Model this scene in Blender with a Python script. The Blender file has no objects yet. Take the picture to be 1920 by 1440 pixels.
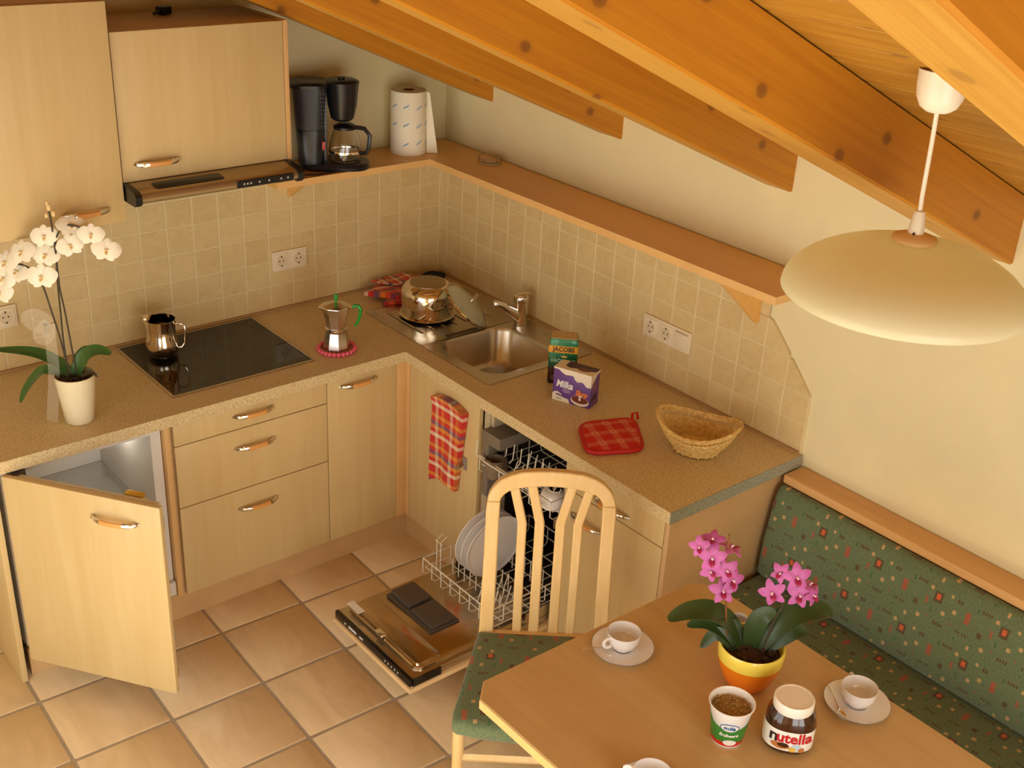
import bpy, bmesh, math, random
from mathutils import Matrix, Vector
random.seed(7)
C = bpy.context.scene.collection
PI = math.pi

# ------------------------------------------------------------------ camera, world, sun, daylight, exposure
cam_d = bpy.data.cameras.new('camera'); cam = bpy.data.objects.new('camera', cam_d); C.objects.link(cam)
cam_d.sensor_width = 36; cam_d.lens = 2199.12 / 1920 * 36; cam_d.clip_start = .05
cam.matrix_world = Matrix(((0.77311, 0.24235, -0.58615, -2.8558), (-0.63236, 0.36616, -0.68268, -3.8326),
                           (0.04918, 0.89844, 0.43633, 2.6064), (0, 0, 0, 1)))
bpy.context.scene.camera = cam
sc = bpy.context.scene
sc.view_settings.view_transform = 'Standard'; sc.view_settings.look = 'None'
sc.view_settings.gamma = 1; sc.view_settings.use_curve_mapping = False
sc.view_settings.exposure = -0.30
w = bpy.data.worlds.new('world'); sc.world = w; w.use_nodes = True
w.node_tree.nodes['Background'].inputs[0].default_value = (.80, .88, 1, 1)
w.node_tree.nodes['Background'].inputs[1].default_value = .5

def sun(strength, d, color, angle):
    l = bpy.data.lights.new('sun', 'SUN'); l.energy = strength; l.color = color; l.angle = angle
    o = bpy.data.objects.new('sun', l); C.objects.link(o)
    o.rotation_euler = Vector(d).to_track_quat('-Z', 'Y').to_euler()
sun(20, (1, -.12, -1.12), (1, .93, .74), math.radians(.6))
def window_light(loc, facing, sx, sz, power, color):
    l = bpy.data.lights.new('daylight', 'AREA'); l.shape = 'RECTANGLE'; l.size = sx; l.size_y = sz; l.energy = power; l.color = color
    o = bpy.data.objects.new('daylight', l); C.objects.link(o); o.location = loc
    o.rotation_euler = Vector(facing).to_track_quat('-Z', 'Y').to_euler()
# daylight of the glazed balcony door (wall_left) and of the window in wall_front, two panes each
DAY = (1, .985, .93)
window_light((-3.49, -2.84, .98), (1, 0, 0), 1.0, 1.75, 20, DAY)
window_light((-3.49, -1.76, .98), (1, 0, 0), 1.0, 1.75, 20, DAY)
window_light((-2.55, -4.59, .96), (0, 1, 0), .8, 1.75, 27, DAY)
window_light((-1.65, -4.59, .96), (0, 1, 0), .8, 1.75, 27, DAY)

# ------------------------------------------------------------------ materials
def lin(v):
    v /= 255.0
    return v / 12.92 if v <= .04045 else ((v + .055) / 1.055) ** 2.4
def rgb(r, g, b): return (lin(r), lin(g), lin(b), 1)
class NT:
    def __init__(s, name):
        s.m = bpy.data.materials.new(name); s.m.use_nodes = True
        s.t = s.m.node_tree; s.b = s.t.nodes['Principled BSDF']
    def n(s, k, **kw):
        x = s.t.nodes.new(k)
        for a, v in kw.items(): setattr(x, a, v)
        return x
    def link(s, a, b): s.t.links.new(a, b)
    def put(s, sock, v):
        if isinstance(v, (int, float, tuple, list)): sock.default_value = v
        else: s.link(v, sock)
    def math(s, op, a, b=0.0, c=0.0):
        x = s.n('ShaderNodeMath', operation=op); s.put(x.inputs[0], a); s.put(x.inputs[1], b); s.put(x.inputs[2], c); return x.outputs[0]
    def coord(s, scale=(1, 1, 1), kind='Object', rot=(0, 0, 0), loc=(0, 0, 0)):
        c = s.n('ShaderNodeTexCoord'); m = s.n('ShaderNodeMapping')
        m.inputs['Scale'].default_value = scale; m.inputs['Rotation'].default_value = rot; m.inputs['Location'].default_value = loc
        s.link(c.outputs[kind], m.inputs[0]); return m.outputs[0]
    def noise(s, vec, scale=5, detail=3, rough=.5, dist=0):
        x = s.n('ShaderNodeTexNoise'); s.put(x.inputs['Vector'], vec); x.inputs['Scale'].default_value = scale
        x.inputs['Detail'].default_value = detail; x.inputs['Roughness'].default_value = rough; x.inputs['Distortion'].default_value = dist
        return x.outputs['Fac']
    def ramp(s, f, stops, const=False):
        x = s.n('ShaderNodeValToRGB'); e = x.color_ramp.elements
        if const: x.color_ramp.interpolation = 'CONSTANT'
        e[0].position, e[0].color = stops[0]; e[1].position, e[1].color = stops[-1]
        for p, c in stops[1:-1]:
            k = e.new(p); k.color = c
        s.link(f, x.inputs[0]); return x.outputs[0]
    def mix(s, f, a, b, mode='MIX'):
        x = s.n('ShaderNodeMix', data_type='RGBA', blend_type=mode)
        s.put(x.inputs[0], f); s.put(x.inputs[6], a); s.put(x.inputs[7], b); return x.outputs[2]
    def sep(s, v):
        x = s.n('ShaderNodeSeparateXYZ'); s.link(v, x.inputs[0]); return x.outputs
    def col(s, c): s.put(s.b.inputs['Base Color'], c)
    def bump(s, h, strength=.2, dist=.002):
        x = s.n('ShaderNodeBump'); x.inputs['Strength'].default_value = strength; x.inputs['Distance'].default_value = dist
        s.link(h, x.inputs['Height']); s.link(x.outputs[0], s.b.inputs['Normal'])
    def set(s, **kw):
        for k, v in kw.items(): s.put(s.b.inputs[k.replace('_', ' ')], v)
        return s
MATS = {}
def P(name, c, rough=.5, metal=0, noise=0, **kw):
    if name in MATS: return MATS[name]
    x = NT(name); x.col(c)
    if noise:
        f = x.noise(x.coord(), 9, 4)
        a = tuple(v * (1 - noise) for v in c[:3]) + (1,); b = tuple(min(1, v * (1 + noise)) for v in c[:3]) + (1,)
        x.col(x.ramp(f, [(.3, a), (.7, b)]))
    x.set(Roughness=rough, Metallic=metal, **kw); MATS[name] = x.m; return x.m
def wood(name, c1, c2, axis='z', s=1.0, rough=.42, knots=0, lines=.5, coat=0, dist=.8, kplane=(4, 0, 5), st=.9):
    x = NT(name); sc_ = [14 * s] * 3; sc_['xyz'.index(axis)] = st * s
    oi = x.n('ShaderNodeObjectInfo'); v = x.coord(tuple(sc_))
    add = x.n('ShaderNodeVectorMath', operation='ADD'); x.link(v, add.inputs[0])
    mul = x.math('MULTIPLY', oi.outputs['Random'], 37.0); comb = x.n('ShaderNodeCombineXYZ')
    for i in range(3): x.link(mul, comb.inputs[i])
    x.link(comb.outputs[0], add.inputs[1]); v = add.outputs[0]
    f = x.noise(v, 1.0, 4, .6, dist); g = x.noise(v, 4.5, 3, .55, dist * .4)
    f = x.math('ADD', x.math('MULTIPLY', f, 1 - lines), x.math('MULTIPLY', g, lines))
    c = x.ramp(f, [(.34, c2), (.66, c1)])
    if knots:
        vo = x.n('ShaderNodeTexVoronoi', voronoi_dimensions='2D'); kc = x.sep(x.coord(kplane)); ax = [i for i in range(3) if kplane[i]]
        k2 = x.n('ShaderNodeCombineXYZ'); x.link(x.math('ADD', kc[ax[0]], mul), k2.inputs[0]); x.link(x.math('ADD', kc[ax[1]], mul), k2.inputs[1])
        x.link(k2.outputs[0], vo.inputs['Vector']); vo.inputs['Scale'].default_value = 1.0
        d = vo.outputs['Distance']; sel = x.math('GREATER_THAN', x.sep(vo.outputs['Color'])[0], .25)
        k = x.ramp(d, [(0.0, (1, 1, 1, 1)), (.055, (.8, .8, .8, 1)), (.078, (.15, .15, .15, 1)), (.13, (0, 0, 0, 1))])
        k = x.math('MULTIPLY', k, sel)
        c = x.mix(x.math('MULTIPLY', k, knots), c, rgb(104, 58, 22))
    x.col(c); x.set(Roughness=rough); x.bump(f, .06, .001)
    if coat: x.set(Coat_Weight=coat, Coat_Roughness=.25)
    MATS[name] = x.m; return x.m

M_front = wood('maple_laminate', rgb(215, 190, 138), rgb(206, 178, 123), 'z', .55, .38)
M_frontx = wood('maple_laminate_flat', rgb(232, 200, 150), rgb(221, 184, 130), 'x', .8, .38)
M_edge = P('beech_edge', rgb(222, 178, 118), .45, noise=.05)
M_carc = P('beech_carcass', rgb(202, 164, 114), .5, noise=.06)
M_shelf = wood('beech_shelf', rgb(236, 184, 102), rgb(226, 172, 92), 'y', .7, .42, dist=.3)
M_shelf_edge = P('shelf_edge', rgb(230, 184, 116), .45, noise=.04)
M_table = wood('beech_table', rgb(208, 174, 120), rgb(197, 160, 106), 'y', .6, .36)
M_chair = wood('chair_beech', rgb(230, 198, 140), rgb(220, 182, 118), 'z', 1.2, .32, coat=.2)
M_beam = wood('spruce_beam', rgb(196, 130, 22), rgb(182, 114, 16), 'x', 1.6, .5, knots=.75, lines=.85, dist=.15, st=.35)
M_beam_lit = wood('spruce_beam_lit_below', rgb(204, 154, 66), rgb(192, 138, 50), 'x', 1.6, .5, knots=.4, lines=.7, dist=.15, st=.4, kplane=(3, 5, 0))  # paler spruce for beam undersides: light from below put into the colour
M_board = wood('spruce_board', rgb(190, 140, 52), rgb(166, 112, 32), 'y', 1.3, .45, knots=.6, lines=.6, dist=.5, kplane=(9, 3.5, 0))
M_wall = P('cream_plaster', rgb(232, 218, 172), .9, noise=.02)
M_grout = P('wall_grout', rgb(226, 208, 162), .85)
M_fgrout = P('floor_grout', rgb(178, 162, 140), .9, noise=.08)
M_bench = wood('bench_beech', rgb(226, 178, 116), rgb(210, 158, 96), 'y', .7, .4)
M_steel = P('brushed_steel', rgb(196, 186, 170), .26, 1)
M_chrome = P('chrome', rgb(232, 228, 222), .09, 1)
M_pot = P('polished_steel', rgb(226, 214, 196), .07, 1)
M_alu = P('cast_aluminium', rgb(214, 210, 206), .22, 1)
M_black = P('black_plastic', rgb(22, 22, 24), .3)
M_blackgloss = P('black_gloss', rgb(12, 12, 14), .06)
M_dark = P('dark_cavity', rgb(30, 26, 22), .7)
M_white = P('white_plastic', rgb(232, 226, 214), .35)
M_porc = P('porcelain', rgb(238, 232, 228), .12, Coat_Weight=.4)
M_cream = P('cream_plastic', rgb(240, 230, 206), .35)
M_socket = P('socket_white', rgb(238, 222, 190), .35)
M_wire = P('white_wire', rgb(226, 216, 196), .35)
M_grey = P('grey_plastic', rgb(122, 110, 94), .5)
M_dgrey = P('dark_grey_plastic', rgb(84, 74, 66), .45)
M_glass = P('clear_glass', (1, 1, 1, 1), .02, Transmission_Weight=1.0, IOR=1.45)
M_green_pl = P('green_plastic', rgb(40, 176, 62), .2, Transmission_Weight=.35)
M_pink = P('pink_bead', rgb(238, 98, 124), .4)
M_cork = P('cork', rgb(160, 116, 62), .8, noise=.2)
M_soil = P('bark_soil', rgb(70, 42, 24), .9, noise=.4)
M_leaf = P('orchid_leaf', rgb(58, 92, 38), .35, noise=.15)
M_dleaf = P('dark_orchid_leaf', rgb(52, 70, 30), .4, noise=.15)
M_stem = P('orchid_stem', rgb(66, 56, 32), .5)
M_bstem = P('brown_stem', rgb(126, 78, 38), .5)

def m_tile(name, c1, c2, scale, rough, bumpy):
    x = NT(name); oi = x.n('ShaderNodeObjectInfo'); r = oi.outputs['Random']
    comb = x.n('ShaderNodeCombineXYZ')
    for i in range(3): x.link(x.math('MULTIPLY', r, 19.0 + 7 * i), comb.inputs[i])
    add = x.n('ShaderNodeVectorMath', operation='ADD'); x.link(x.coord(scale), add.inputs[0]); x.link(comb.outputs[0], add.inputs[1])
    f = x.noise(add.outputs[0], 1, 5, .62, 1.2)
    f2 = x.math('ADD', x.math('MULTIPLY', f, .8), x.math('MULTIPLY', r, .22))
    x.col(x.ramp(f2, [(.34, c2), (.52, tuple((a + b) / 2 for a, b in zip(c1, c2))), (.74, c1)]))
    x.set(Roughness=rough); x.bump(f, bumpy, .002); MATS[name] = x.m; return x.m
M_tile = m_tile('beige_wall_tile', rgb(224, 202, 150), rgb(212, 186, 132), (22, 22, 22), .38, .15)
M_floor = m_tile('terracotta_floor_tile', rgb(240, 216, 176), rgb(218, 190, 146), (9, 3.2, 5), .33, .25)

def m_worktop():
    x = NT('speckled_worktop'); v = x.coord((1, 1, 1))
    f = x.noise(v, 230, 3, .7); g = x.noise(v, 8, 3, .5)
    c = x.ramp(f, [(.36, rgb(178, 154, 106)), (.5, rgb(218, 196, 144)), (.64, rgb(230, 216, 182))])
    c = x.mix(x.math('MULTIPLY', g, .35), c, rgb(190, 154, 104)); x.col(c); x.set(Roughness=.42); return x.m
M_top = m_worktop()
def m_edge_cap():
    x = NT('grey_edge_band'); f = x.noise(x.coord(), 210, 3, .7)
    x.col(x.ramp(f, [(.36, rgb(120, 122, 104)), (.62, rgb(178, 178, 156))])); x.set(Roughness=.4); return x.m
M_cap = m_edge_cap()

def rects_mask(x, u, v, rects):
    tot = None
    for (cx, cy, hx, hy) in rects:
        a = x.math('LESS_THAN', x.math('ABSOLUTE', x.math('SUBTRACT', u, cx)), hx)
        b = x.math('LESS_THAN', x.math('ABSOLUTE', x.math('SUBTRACT', v, cy)), hy)
        k = x.math('MULTIPLY', a, b); tot = k if tot is None else x.math('MAXIMUM', tot, k)
    return tot
def fabric(name, ia, ib, ca=.20, cb=.145):
    x = NT(name); o = x.sep(x.coord())
    a0, b0 = o[ia], o[ib]
    row = x.math('FLOOR', x.math('DIVIDE', b0, cb))
    v = x.math('SUBTRACT', b0, x.math('MULTIPLY', row, cb))
    a1 = x.math('ADD', a0, x.math('MULTIPLY', row, .076))
    u = x.math('SUBTRACT', a1, x.math('MULTIPLY', x.math('FLOOR', x.math('DIVIDE', a1, ca)), ca))
    weave = x.noise(x.coord(tuple(160 if i == ia else 700 if i == ib else 300 for i in range(3))), 1, 2)
    base = x.ramp(weave, [(.35, rgb(86, 102, 70)), (.65, rgb(114, 128, 90))])
    dark = rects_mask(x, u, v, [(.045, .106, .0130, .0160), (.014, .030, .0026, .0050), (.022, .030, .0026, .0050), (.030, .030, .0026, .0050),
                                (.038, .030, .0026, .0050), (.090, .130, .0026, .0046), (.098, .130, .0026, .0046), (.106, .130, .0026, .0046), (.114, .130, .0026, .0046),
                                (.142, .040, .0024, .0042), (.150, .040, .0024, .0042), (.162, .040, .0024, .0042), (.170, .040, .0024, .0042),
                                (.106, .062, .0068, .0080), (.178, .124, .0034, .0052), (.187, .124, .0034, .0052)])
    core = rects_mask(x, u, v, [(.045, .108, .0062, .0085)])
    red = rects_mask(x, u, v, [(.15, .105, .0075, .0028), (.15, .098, .0075, .0028), (.15, .091, .0075, .0028), (.15, .084, .0075, .0028), (.15, .077, .0075, .0028),
                               (.076, .092, .0035, .003), (.076, .084, .0035, .003), (.076, .076, .0035, .003), (.060, .040, .002, .002), (.192, .05, .002, .003)])
    peach = rects_mask(x, u, v, [(.070, .125, .005, .0055), (.088, .028, .0055, .0060), (.190, .088, .0055, .006), (.020, .068, .0055, .006), (.125, .012, .004, .006), (.008, .128, .004, .005)])
    green = rects_mask(x, u, v, [(.128, .130, .0028, .003), (.128, .123, .0028, .003), (.057, .068, .003, .0032), (.057, .059, .003, .0032), (.170, .018, .003, .003)])
    c = x.mix(x.math('MULTIPLY', peach, .7), base, rgb(214, 170, 112)); c = x.mix(x.math('MULTIPLY', green, .75), c, rgb(40, 96, 58))
    c = x.mix(x.math('MULTIPLY', red, .8), c, rgb(184, 70, 46)); c = x.mix(x.math('MULTIPLY', dark, .8), c, rgb(88, 58, 34))
    c = x.mix(core, c, rgb(206, 96, 48)); x.col(c)
    x.set(Roughness=.92, Sheen_Weight=.15); x.bump(weave, .35, .001); return x.m
M_fab_yz = fabric('green_motif_fabric_back', 1, 2); M_fab_xy = fabric('green_motif_fabric_seat', 1, 0, .2, .14)

def plaid(name, ia, ib, sa, sb, cols_a, cols_b, off=(0, 0), f=.5):
    x = NT(name); o = x.sep(x.coord())
    def band(c, s, cols, of):
        t = x.math('FRACT', x.math('DIVIDE', x.math('ADD', c, of + 10 * s), s))
        return x.ramp(t, [(i / len(cols), k) for i, k in enumerate(cols)] if len(cols) > 1 else [(0, cols[0]), (1, cols[0])], True)
    x.col(x.mix(f, band(o[ia], sa, cols_a, off[0]), band(o[ib], sb, cols_b, off[1])))
    x.set(Roughness=.9, Sheen_Weight=.2); x.bump(x.noise(x.coord((500, 500, 500)), 1, 2), .3, .001); return x.m
RED, ORG, YEL, WHT, BLU, DKR = rgb(206, 34, 26), rgb(232, 120, 24), rgb(226, 150, 50), rgb(236, 222, 190), rgb(72, 84, 120), rgb(150, 26, 24)
M_towel = plaid('plaid_towel', 1, 2, .085, .125, [RED, YEL, RED, WHT, RED], [WHT, RED, YEL, BLU, RED, YEL, RED, RED], (0, .045), .62)
M_cloth = plaid('striped_cloth', 1, 0, .13, .075, [DKR, RED, rgb(60, 66, 92), RED, ORG, rgb(90, 90, 110), RED, WHT], [RED, DKR, ORG], (0, 0), .35)
def m_holder():
    x = NT('red_check_cotton'); o = x.sep(x.coord())
    def bars(c, s, wd):
        t = x.math('ABSOLUTE', x.math('SUBTRACT', x.math('FRACT', x.math('ADD', x.math('DIVIDE', c, s), 20.3)), .5)); return x.math('LESS_THAN', t, wd)
    a, b = bars(o[0], .062, .19), bars(o[1], .062, .19); a2, b2 = bars(o[0], .062, .07), bars(o[1], .062, .07)
    k = x.math('ADD', x.math('MULTIPLY', a, .22), x.math('MULTIPLY', b, .22)); k = x.math('ADD', k, x.math('MULTIPLY', x.math('MULTIPLY', a, b), .12))
    k = x.math('SUBTRACT', k, x.math('MULTIPLY', x.math('MULTIPLY', a2, b2), .40)); k = x.math('MULTIPLY', k, x.math('ADD', .35, x.noise(x.coord((260, 260, 260)), 1, 2)))
    x.col(x.mix(k, rgb(204, 26, 20), rgb(244, 190, 150))); x.set(Roughness=.8); return x.m
M_holder = m_holder(); M_redtrim = P('red_binding', rgb(190, 16, 14), .55)
def m_wicker():
    x = NT('wicker'); o = x.coord(); f = x.noise(o, 90, 3); x.col(x.ramp(f, [(.3, rgb(200, 156, 78)), (.7, rgb(238, 204, 130))])); x.set(Roughness=.65); return x.m
M_wick = m_wicker()

# ------------------------------------------------------------------ mesh helpers
class MB:
    def __init__(s, M=None): s.v = []; s.f = []; s.k = []; s.M = M
    def add(s, vs, fs, k=0):
        n = len(s.v)
        for p in vs:
            p = Vector(p); s.v.append(s.M @ p if s.M else p)
        for i, f in enumerate(fs):
            s.f.append([n + j for j in f]); s.k.append(k[i] if isinstance(k, list) else k)
        return s
    def box(s, x0, x1, y0, y1, z0, z1, k=0, r=0):
        if r:
            bm = bmesh.new(); bmesh.ops.create_cube(bm, size=1)
            for v in bm.verts: v.co = ((x0 + x1) / 2 + v.co.x * (x1 - x0), (y0 + y1) / 2 + v.co.y * (y1 - y0), (z0 + z1) / 2 + v.co.z * (z1 - z0))
            bmesh.ops.bevel(bm, geom=bm.edges[:], offset=r, segments=2, profile=.6, affect='EDGES')
            bm.verts.index_update(); s.add([v.co for v in bm.verts], [[v.index for v in f.verts] for f in bm.faces], k); bm.free(); return s
        return s.add([(x, y, z) for z in (z0, z1) for y in (y0, y1) for x in (x0, x1)],
                     [(0, 2, 3, 1), (4, 5, 7, 6), (0, 1, 5, 4), (2, 6, 7, 3), (0, 4, 6, 2), (1, 3, 7, 5)], k)
    def loft(s, loops, cap0=True, cap1=True, closed=False, k=0):
        n = len(loops[0]); vs = [p for l in loops for p in l]; fs = []; m = len(loops)
        ks = []
        for i in range(m if closed else m - 1):
            a, b = i * n, ((i + 1) % m) * n
            for j in range(n):
                fs.append((a + j, a + (j + 1) % n, b + (j + 1) % n, b + j)); ks.append(k(i, j) if callable(k) else k)
        if cap0 and not closed: fs.append(tuple(reversed(range(n)))); ks.append(k(0, 0) if callable(k) else k)
        if cap1 and not closed: fs.append(tuple(range((m - 1) * n, m * n))); ks.append(k(m - 2, 0) if callable(k) else k)
        return s.add(vs, fs, ks)
    def lathe(s, prof, n=32, c=(0, 0), sx=1, sy=1, k=0, cap0=True, cap1=True, wob=None):
        loops = []
        for i, (r, z) in enumerate(prof):
            loops.append([(c[0] + r * sx * math.cos(2 * PI * j / n), c[1] + r * sy * math.sin(2 * PI * j / n), z + (wob(2 * PI * j / n, i) if wob else 0)) for j in range(n)])
        return s.loft(loops, cap0, cap1, False, k)
    def prism(s, poly, z0, z1, k=0):
        n = len(poly)
        return s.add([(x, y, z0) for x, y in poly] + [(x, y, z1) for x, y in poly],
                     [tuple(reversed(range(n))), tuple(range(n, 2 * n))] + [(i, (i + 1) % n, n + (i + 1) % n, n + i) for i in range(n)], k)
    def tube(s, pts, r, n=8, k=0, closed=False, cap=True, flat=None):
        pts = [Vector(p) for p in pts]; m = len(pts); loops = []; nrm = None
        for i, p in enumerate(pts):
            a = pts[(i - 1) % m] if (closed or i) else p; b = pts[(i + 1) % m] if (closed or i < m - 1) else p
            t = (b - a)
            if t.length < 1e-9: t = Vector((0, 0, 1))
            t.normalize()
            if nrm is None:
                ref = Vector(flat) if flat else (Vector((0, 0, 1)) if abs(t.z) < .9 else Vector((1, 0, 0)))
                nrm = (ref - t * ref.dot(t)).normalized()
            else: nrm = (nrm - t * nrm.dot(t)).normalized()
            bi = t.cross(nrm); rr = r[i] if isinstance(r, list) else r
            ra, rb = rr if isinstance(rr, tuple) else (rr, rr)
            loops.append([p + nrm * (rb * math.sin(2 * PI * j / n)) + bi * (ra * math.cos(2 * PI * j / n)) for j in range(n)])
        return s.loft(loops, cap, cap, closed, k)
    def strip2(s, A, B, M, t):
        n = len(A); q = []
        for z in (0, t):
            for (a, b) in zip(A, B): q += [M @ Vector((a[0], a[1], z)), M @ Vector((b[0], b[1], z))]
        f = []
        for i in range(n - 1):
            a, b, c, d = 2 * i, 2 * i + 1, 2 * i + 3, 2 * i + 2; o = 2 * n
            f += [(a, b, c, d), (a + o, d + o, c + o, b + o), (a, d, d + o, a + o), (b, b + o, c + o, c)]
        f += [(0, 2 * n, 2 * n + 1, 1), (2 * n - 2, 2 * n - 1, 4 * n - 1, 4 * n - 2)]
        return s.add(q, f)
    def ribbon(s, sp, wd, nr, th=.001, camber=0, k=0):
        sp = [Vector(p) for p in sp]; loops = []; m = len(sp)
        for i, p in enumerate(sp):
            t = (sp[min(i + 1, m - 1)] - sp[max(i - 1, 0)]).normalized(); n_ = Vector(nr[i] if isinstance(nr, list) else nr)
            n_ = (n_ - t * n_.dot(t)).normalized(); si = t.cross(n_); ww = wd[i] / 2
            prof = [(-1, 0), (-.5, .72), (0, 1), (.5, .72), (1, 0)]
            up = [p + si * (a * ww) + n_ * (c * camber * ww * 2 + th / 2) for a, c in prof]
            dn = [p + si * (a * ww) + n_ * (c * camber * ww * 2 - th / 2) for a, c in reversed(prof)]
            loops.append(up + dn)
        return s.loft(loops, True, True, False, k)
    def ball(s, c, r, n=8, k=0, sc=(1, 1, 1)):
        h = max(4, n // 2); loops = []
        for i in range(1, h):
            a = PI * i / h
            loops.append([(c[0] + sc[0] * r * math.sin(a) * math.cos(2 * PI * j / n), c[1] + sc[1] * r * math.sin(a) * math.sin(2 * PI * j / n), c[2] - sc[2] * r * math.cos(a)) for j in range(n)])
        return s.loft(loops, True, True, False, k)
    def cells(s, xs, ys, keep, z0, z1, k=0):
        nx, ny = len(xs) - 1, len(ys) - 1; K = lambda i, j: 0 <= i < nx and 0 <= j < ny and keep(i, j)
        idx = {}; vs = []; fs = []
        def V(i, j, t):
            if (i, j, t) not in idx: idx[(i, j, t)] = len(vs); vs.append((xs[i], ys[j], z1 if t else z0))
            return idx[(i, j, t)]
        for i in range(nx):
            for j in range(ny):
                if not K(i, j): continue
                fs.append((V(i, j, 1), V(i + 1, j, 1), V(i + 1, j + 1, 1), V(i, j + 1, 1)))
                fs.append((V(i, j, 0), V(i, j + 1, 0), V(i + 1, j + 1, 0), V(i + 1, j, 0)))
                if not K(i - 1, j): fs.append((V(i, j, 0), V(i, j, 1), V(i, j + 1, 1), V(i, j + 1, 0)))
                if not K(i + 1, j): fs.append((V(i + 1, j, 0), V(i + 1, j + 1, 0), V(i + 1, j + 1, 1), V(i + 1, j, 1)))
                if not K(i, j - 1): fs.append((V(i, j, 0), V(i + 1, j, 0), V(i + 1, j, 1), V(i, j, 1)))
                if not K(i, j + 1): fs.append((V(i, j + 1, 0), V(i, j + 1, 1), V(i + 1, j + 1, 1), V(i + 1, j + 1, 0)))
        return s.add(vs, fs, k)

OWN = {}
def tag(o, label=None, cat=None, group=None, kind=None):
    for a, v in (('label', label), ('category', cat), ('group', group), ('kind', kind)):
        if v: o[a] = v
    return o
def thing(name, label, cat, loc=(0, 0, 0), rz=0, group=None, kind=None):
    o = bpy.data.objects.new(name, None); C.objects.link(o); o.empty_display_size = .05
    o.location = loc; o.rotation_euler = (0, 0, rz)
    OWN[o.name] = Matrix.Translation(loc) @ Matrix.Rotation(rz, 4, 'Z')
    return tag(o, label, cat, group, kind)
def mk(name, mb, mats, parent=None, M=None, label=None, cat=None, group=None, kind=None, ang=35, local=False, flat=False):
    """one mesh object; mb holds world coordinates unless local=True"""
    if M is None: M = OWN[parent.name] if parent is not None else Matrix.Identity(4)
    inv = M.inverted(); vs = mb.v if local else [inv @ p for p in mb.v]
    me = bpy.data.meshes.new(name); me.from_pydata([tuple(p) for p in vs], [], mb.f)
    if not isinstance(mats, (list, tuple)): mats = [mats]
    for m in mats: me.materials.append(m)
    if len(mats) > 1: me.polygons.foreach_set('material_index', mb.k)
    bm = bmesh.new(); bm.from_mesh(me); bmesh.ops.recalc_face_normals(bm, faces=bm.faces); bm.to_mesh(me); bm.free()
    if not flat:
        me.polygons.foreach_set('use_smooth', [True] * len(me.polygons)); me.set_sharp_from_angle(angle=math.radians(ang))
    o = bpy.data.objects.new(name, me); C.objects.link(o)
    if parent is not None: o.parent = parent
    else: o.matrix_world = M
    OWN[o.name] = M
    return tag(o, label, cat, group, kind)
def frame(o, x, y, z): # matrix with columns x,y,z at o
    x, y, z = Vector(x), Vector(y), Vector(z)
    return Matrix(((x.x, y.x, z.x, o[0]), (x.y, y.y, z.y, o[1]), (x.z, y.z, z.z, o[2]), (0, 0, 0, 1)))
def text(name, s, size, M, mat, parent, shear=0, bend=0, bold=0, sx=1.0, ext=.0002, label=None, kind=None):
    """flat lettering in the xy plane of M (z out), centred; bend = radius of a cylinder it wraps round"""
    cu = bpy.data.curves.new('lettering', 'FONT'); cu.body = s; cu.size = size; cu.shear = shear; cu.offset = bold
    cu.align_x = 'CENTER'; cu.align_y = 'CENTER'; cu.extrude = ext; cu.resolution_u = 3
    t = bpy.data.objects.new('lettering_tmp', cu); me = bpy.data.meshes.new_from_object(t); bpy.data.objects.remove(t)
    mb = MB(M); vs = []
    for v in me.vertices:
        x, y, z = v.co; x *= sx
        if callable(bend): z += bend(x)
        elif bend:
            a = x / bend; x, z = (bend + z) * math.sin(a), (bend + z) * math.cos(a) - bend
        vs.append((x, y, z))
    mb.add(vs, [list(p.vertices) for p in me.polygons]); bpy.data.meshes.remove(me)
    return mk(name, mb, mat, parent, label=label)
def rrect(cx, cy, hx, hy, r, n=6, z=0):
    out = []
    for q, (sx, sy) in enumerate(((1, 1), (-1, 1), (-1, -1), (1, -1))):
        for i in range(n + 1):
            a = PI / 2 * (q + i / n); out.append((cx + sx * (hx - r) + r * math.cos(a), cy + sy * (hy - r) + r * math.sin(a), z))
    return out
def X4(o, rz=0): return Matrix.Translation(o) @ Matrix.Rotation(rz, 4, 'Z')
def handle(M, L, parent):
    """bow handle along local x, standing off along local z; chrome pointed ends, turned beech grip"""
    n = 18; pts = []; rad = []; h = L / 2
    for i in range(n + 1):
        t = -1 + 2 * i / n; z = .026 * (1 - abs(t) ** 2.6) + .001; pts.append((t * h, 0, z))
        e = min(1, (1 - abs(t)) / .30); rad.append((.0025 + .0062 * e ** .8, .0018 + .0042 * e ** .8))
    mb = MB(M); mb.tube(pts, rad, 8, lambda i, j: 0 if (i < 5 or i > 12) else 1, flat=(0, 0, 1))
    for sg in (-1, 1): mb.ball((sg * h * .86, 0, .006), .0075, 8, 0, (1.3, 1, .9))
    return mk('handle', mb, [M_chrome, P('beech_grip', rgb(222, 160, 88), .4)], parent, label='bow handle with chrome tips and a beech grip')

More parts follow.
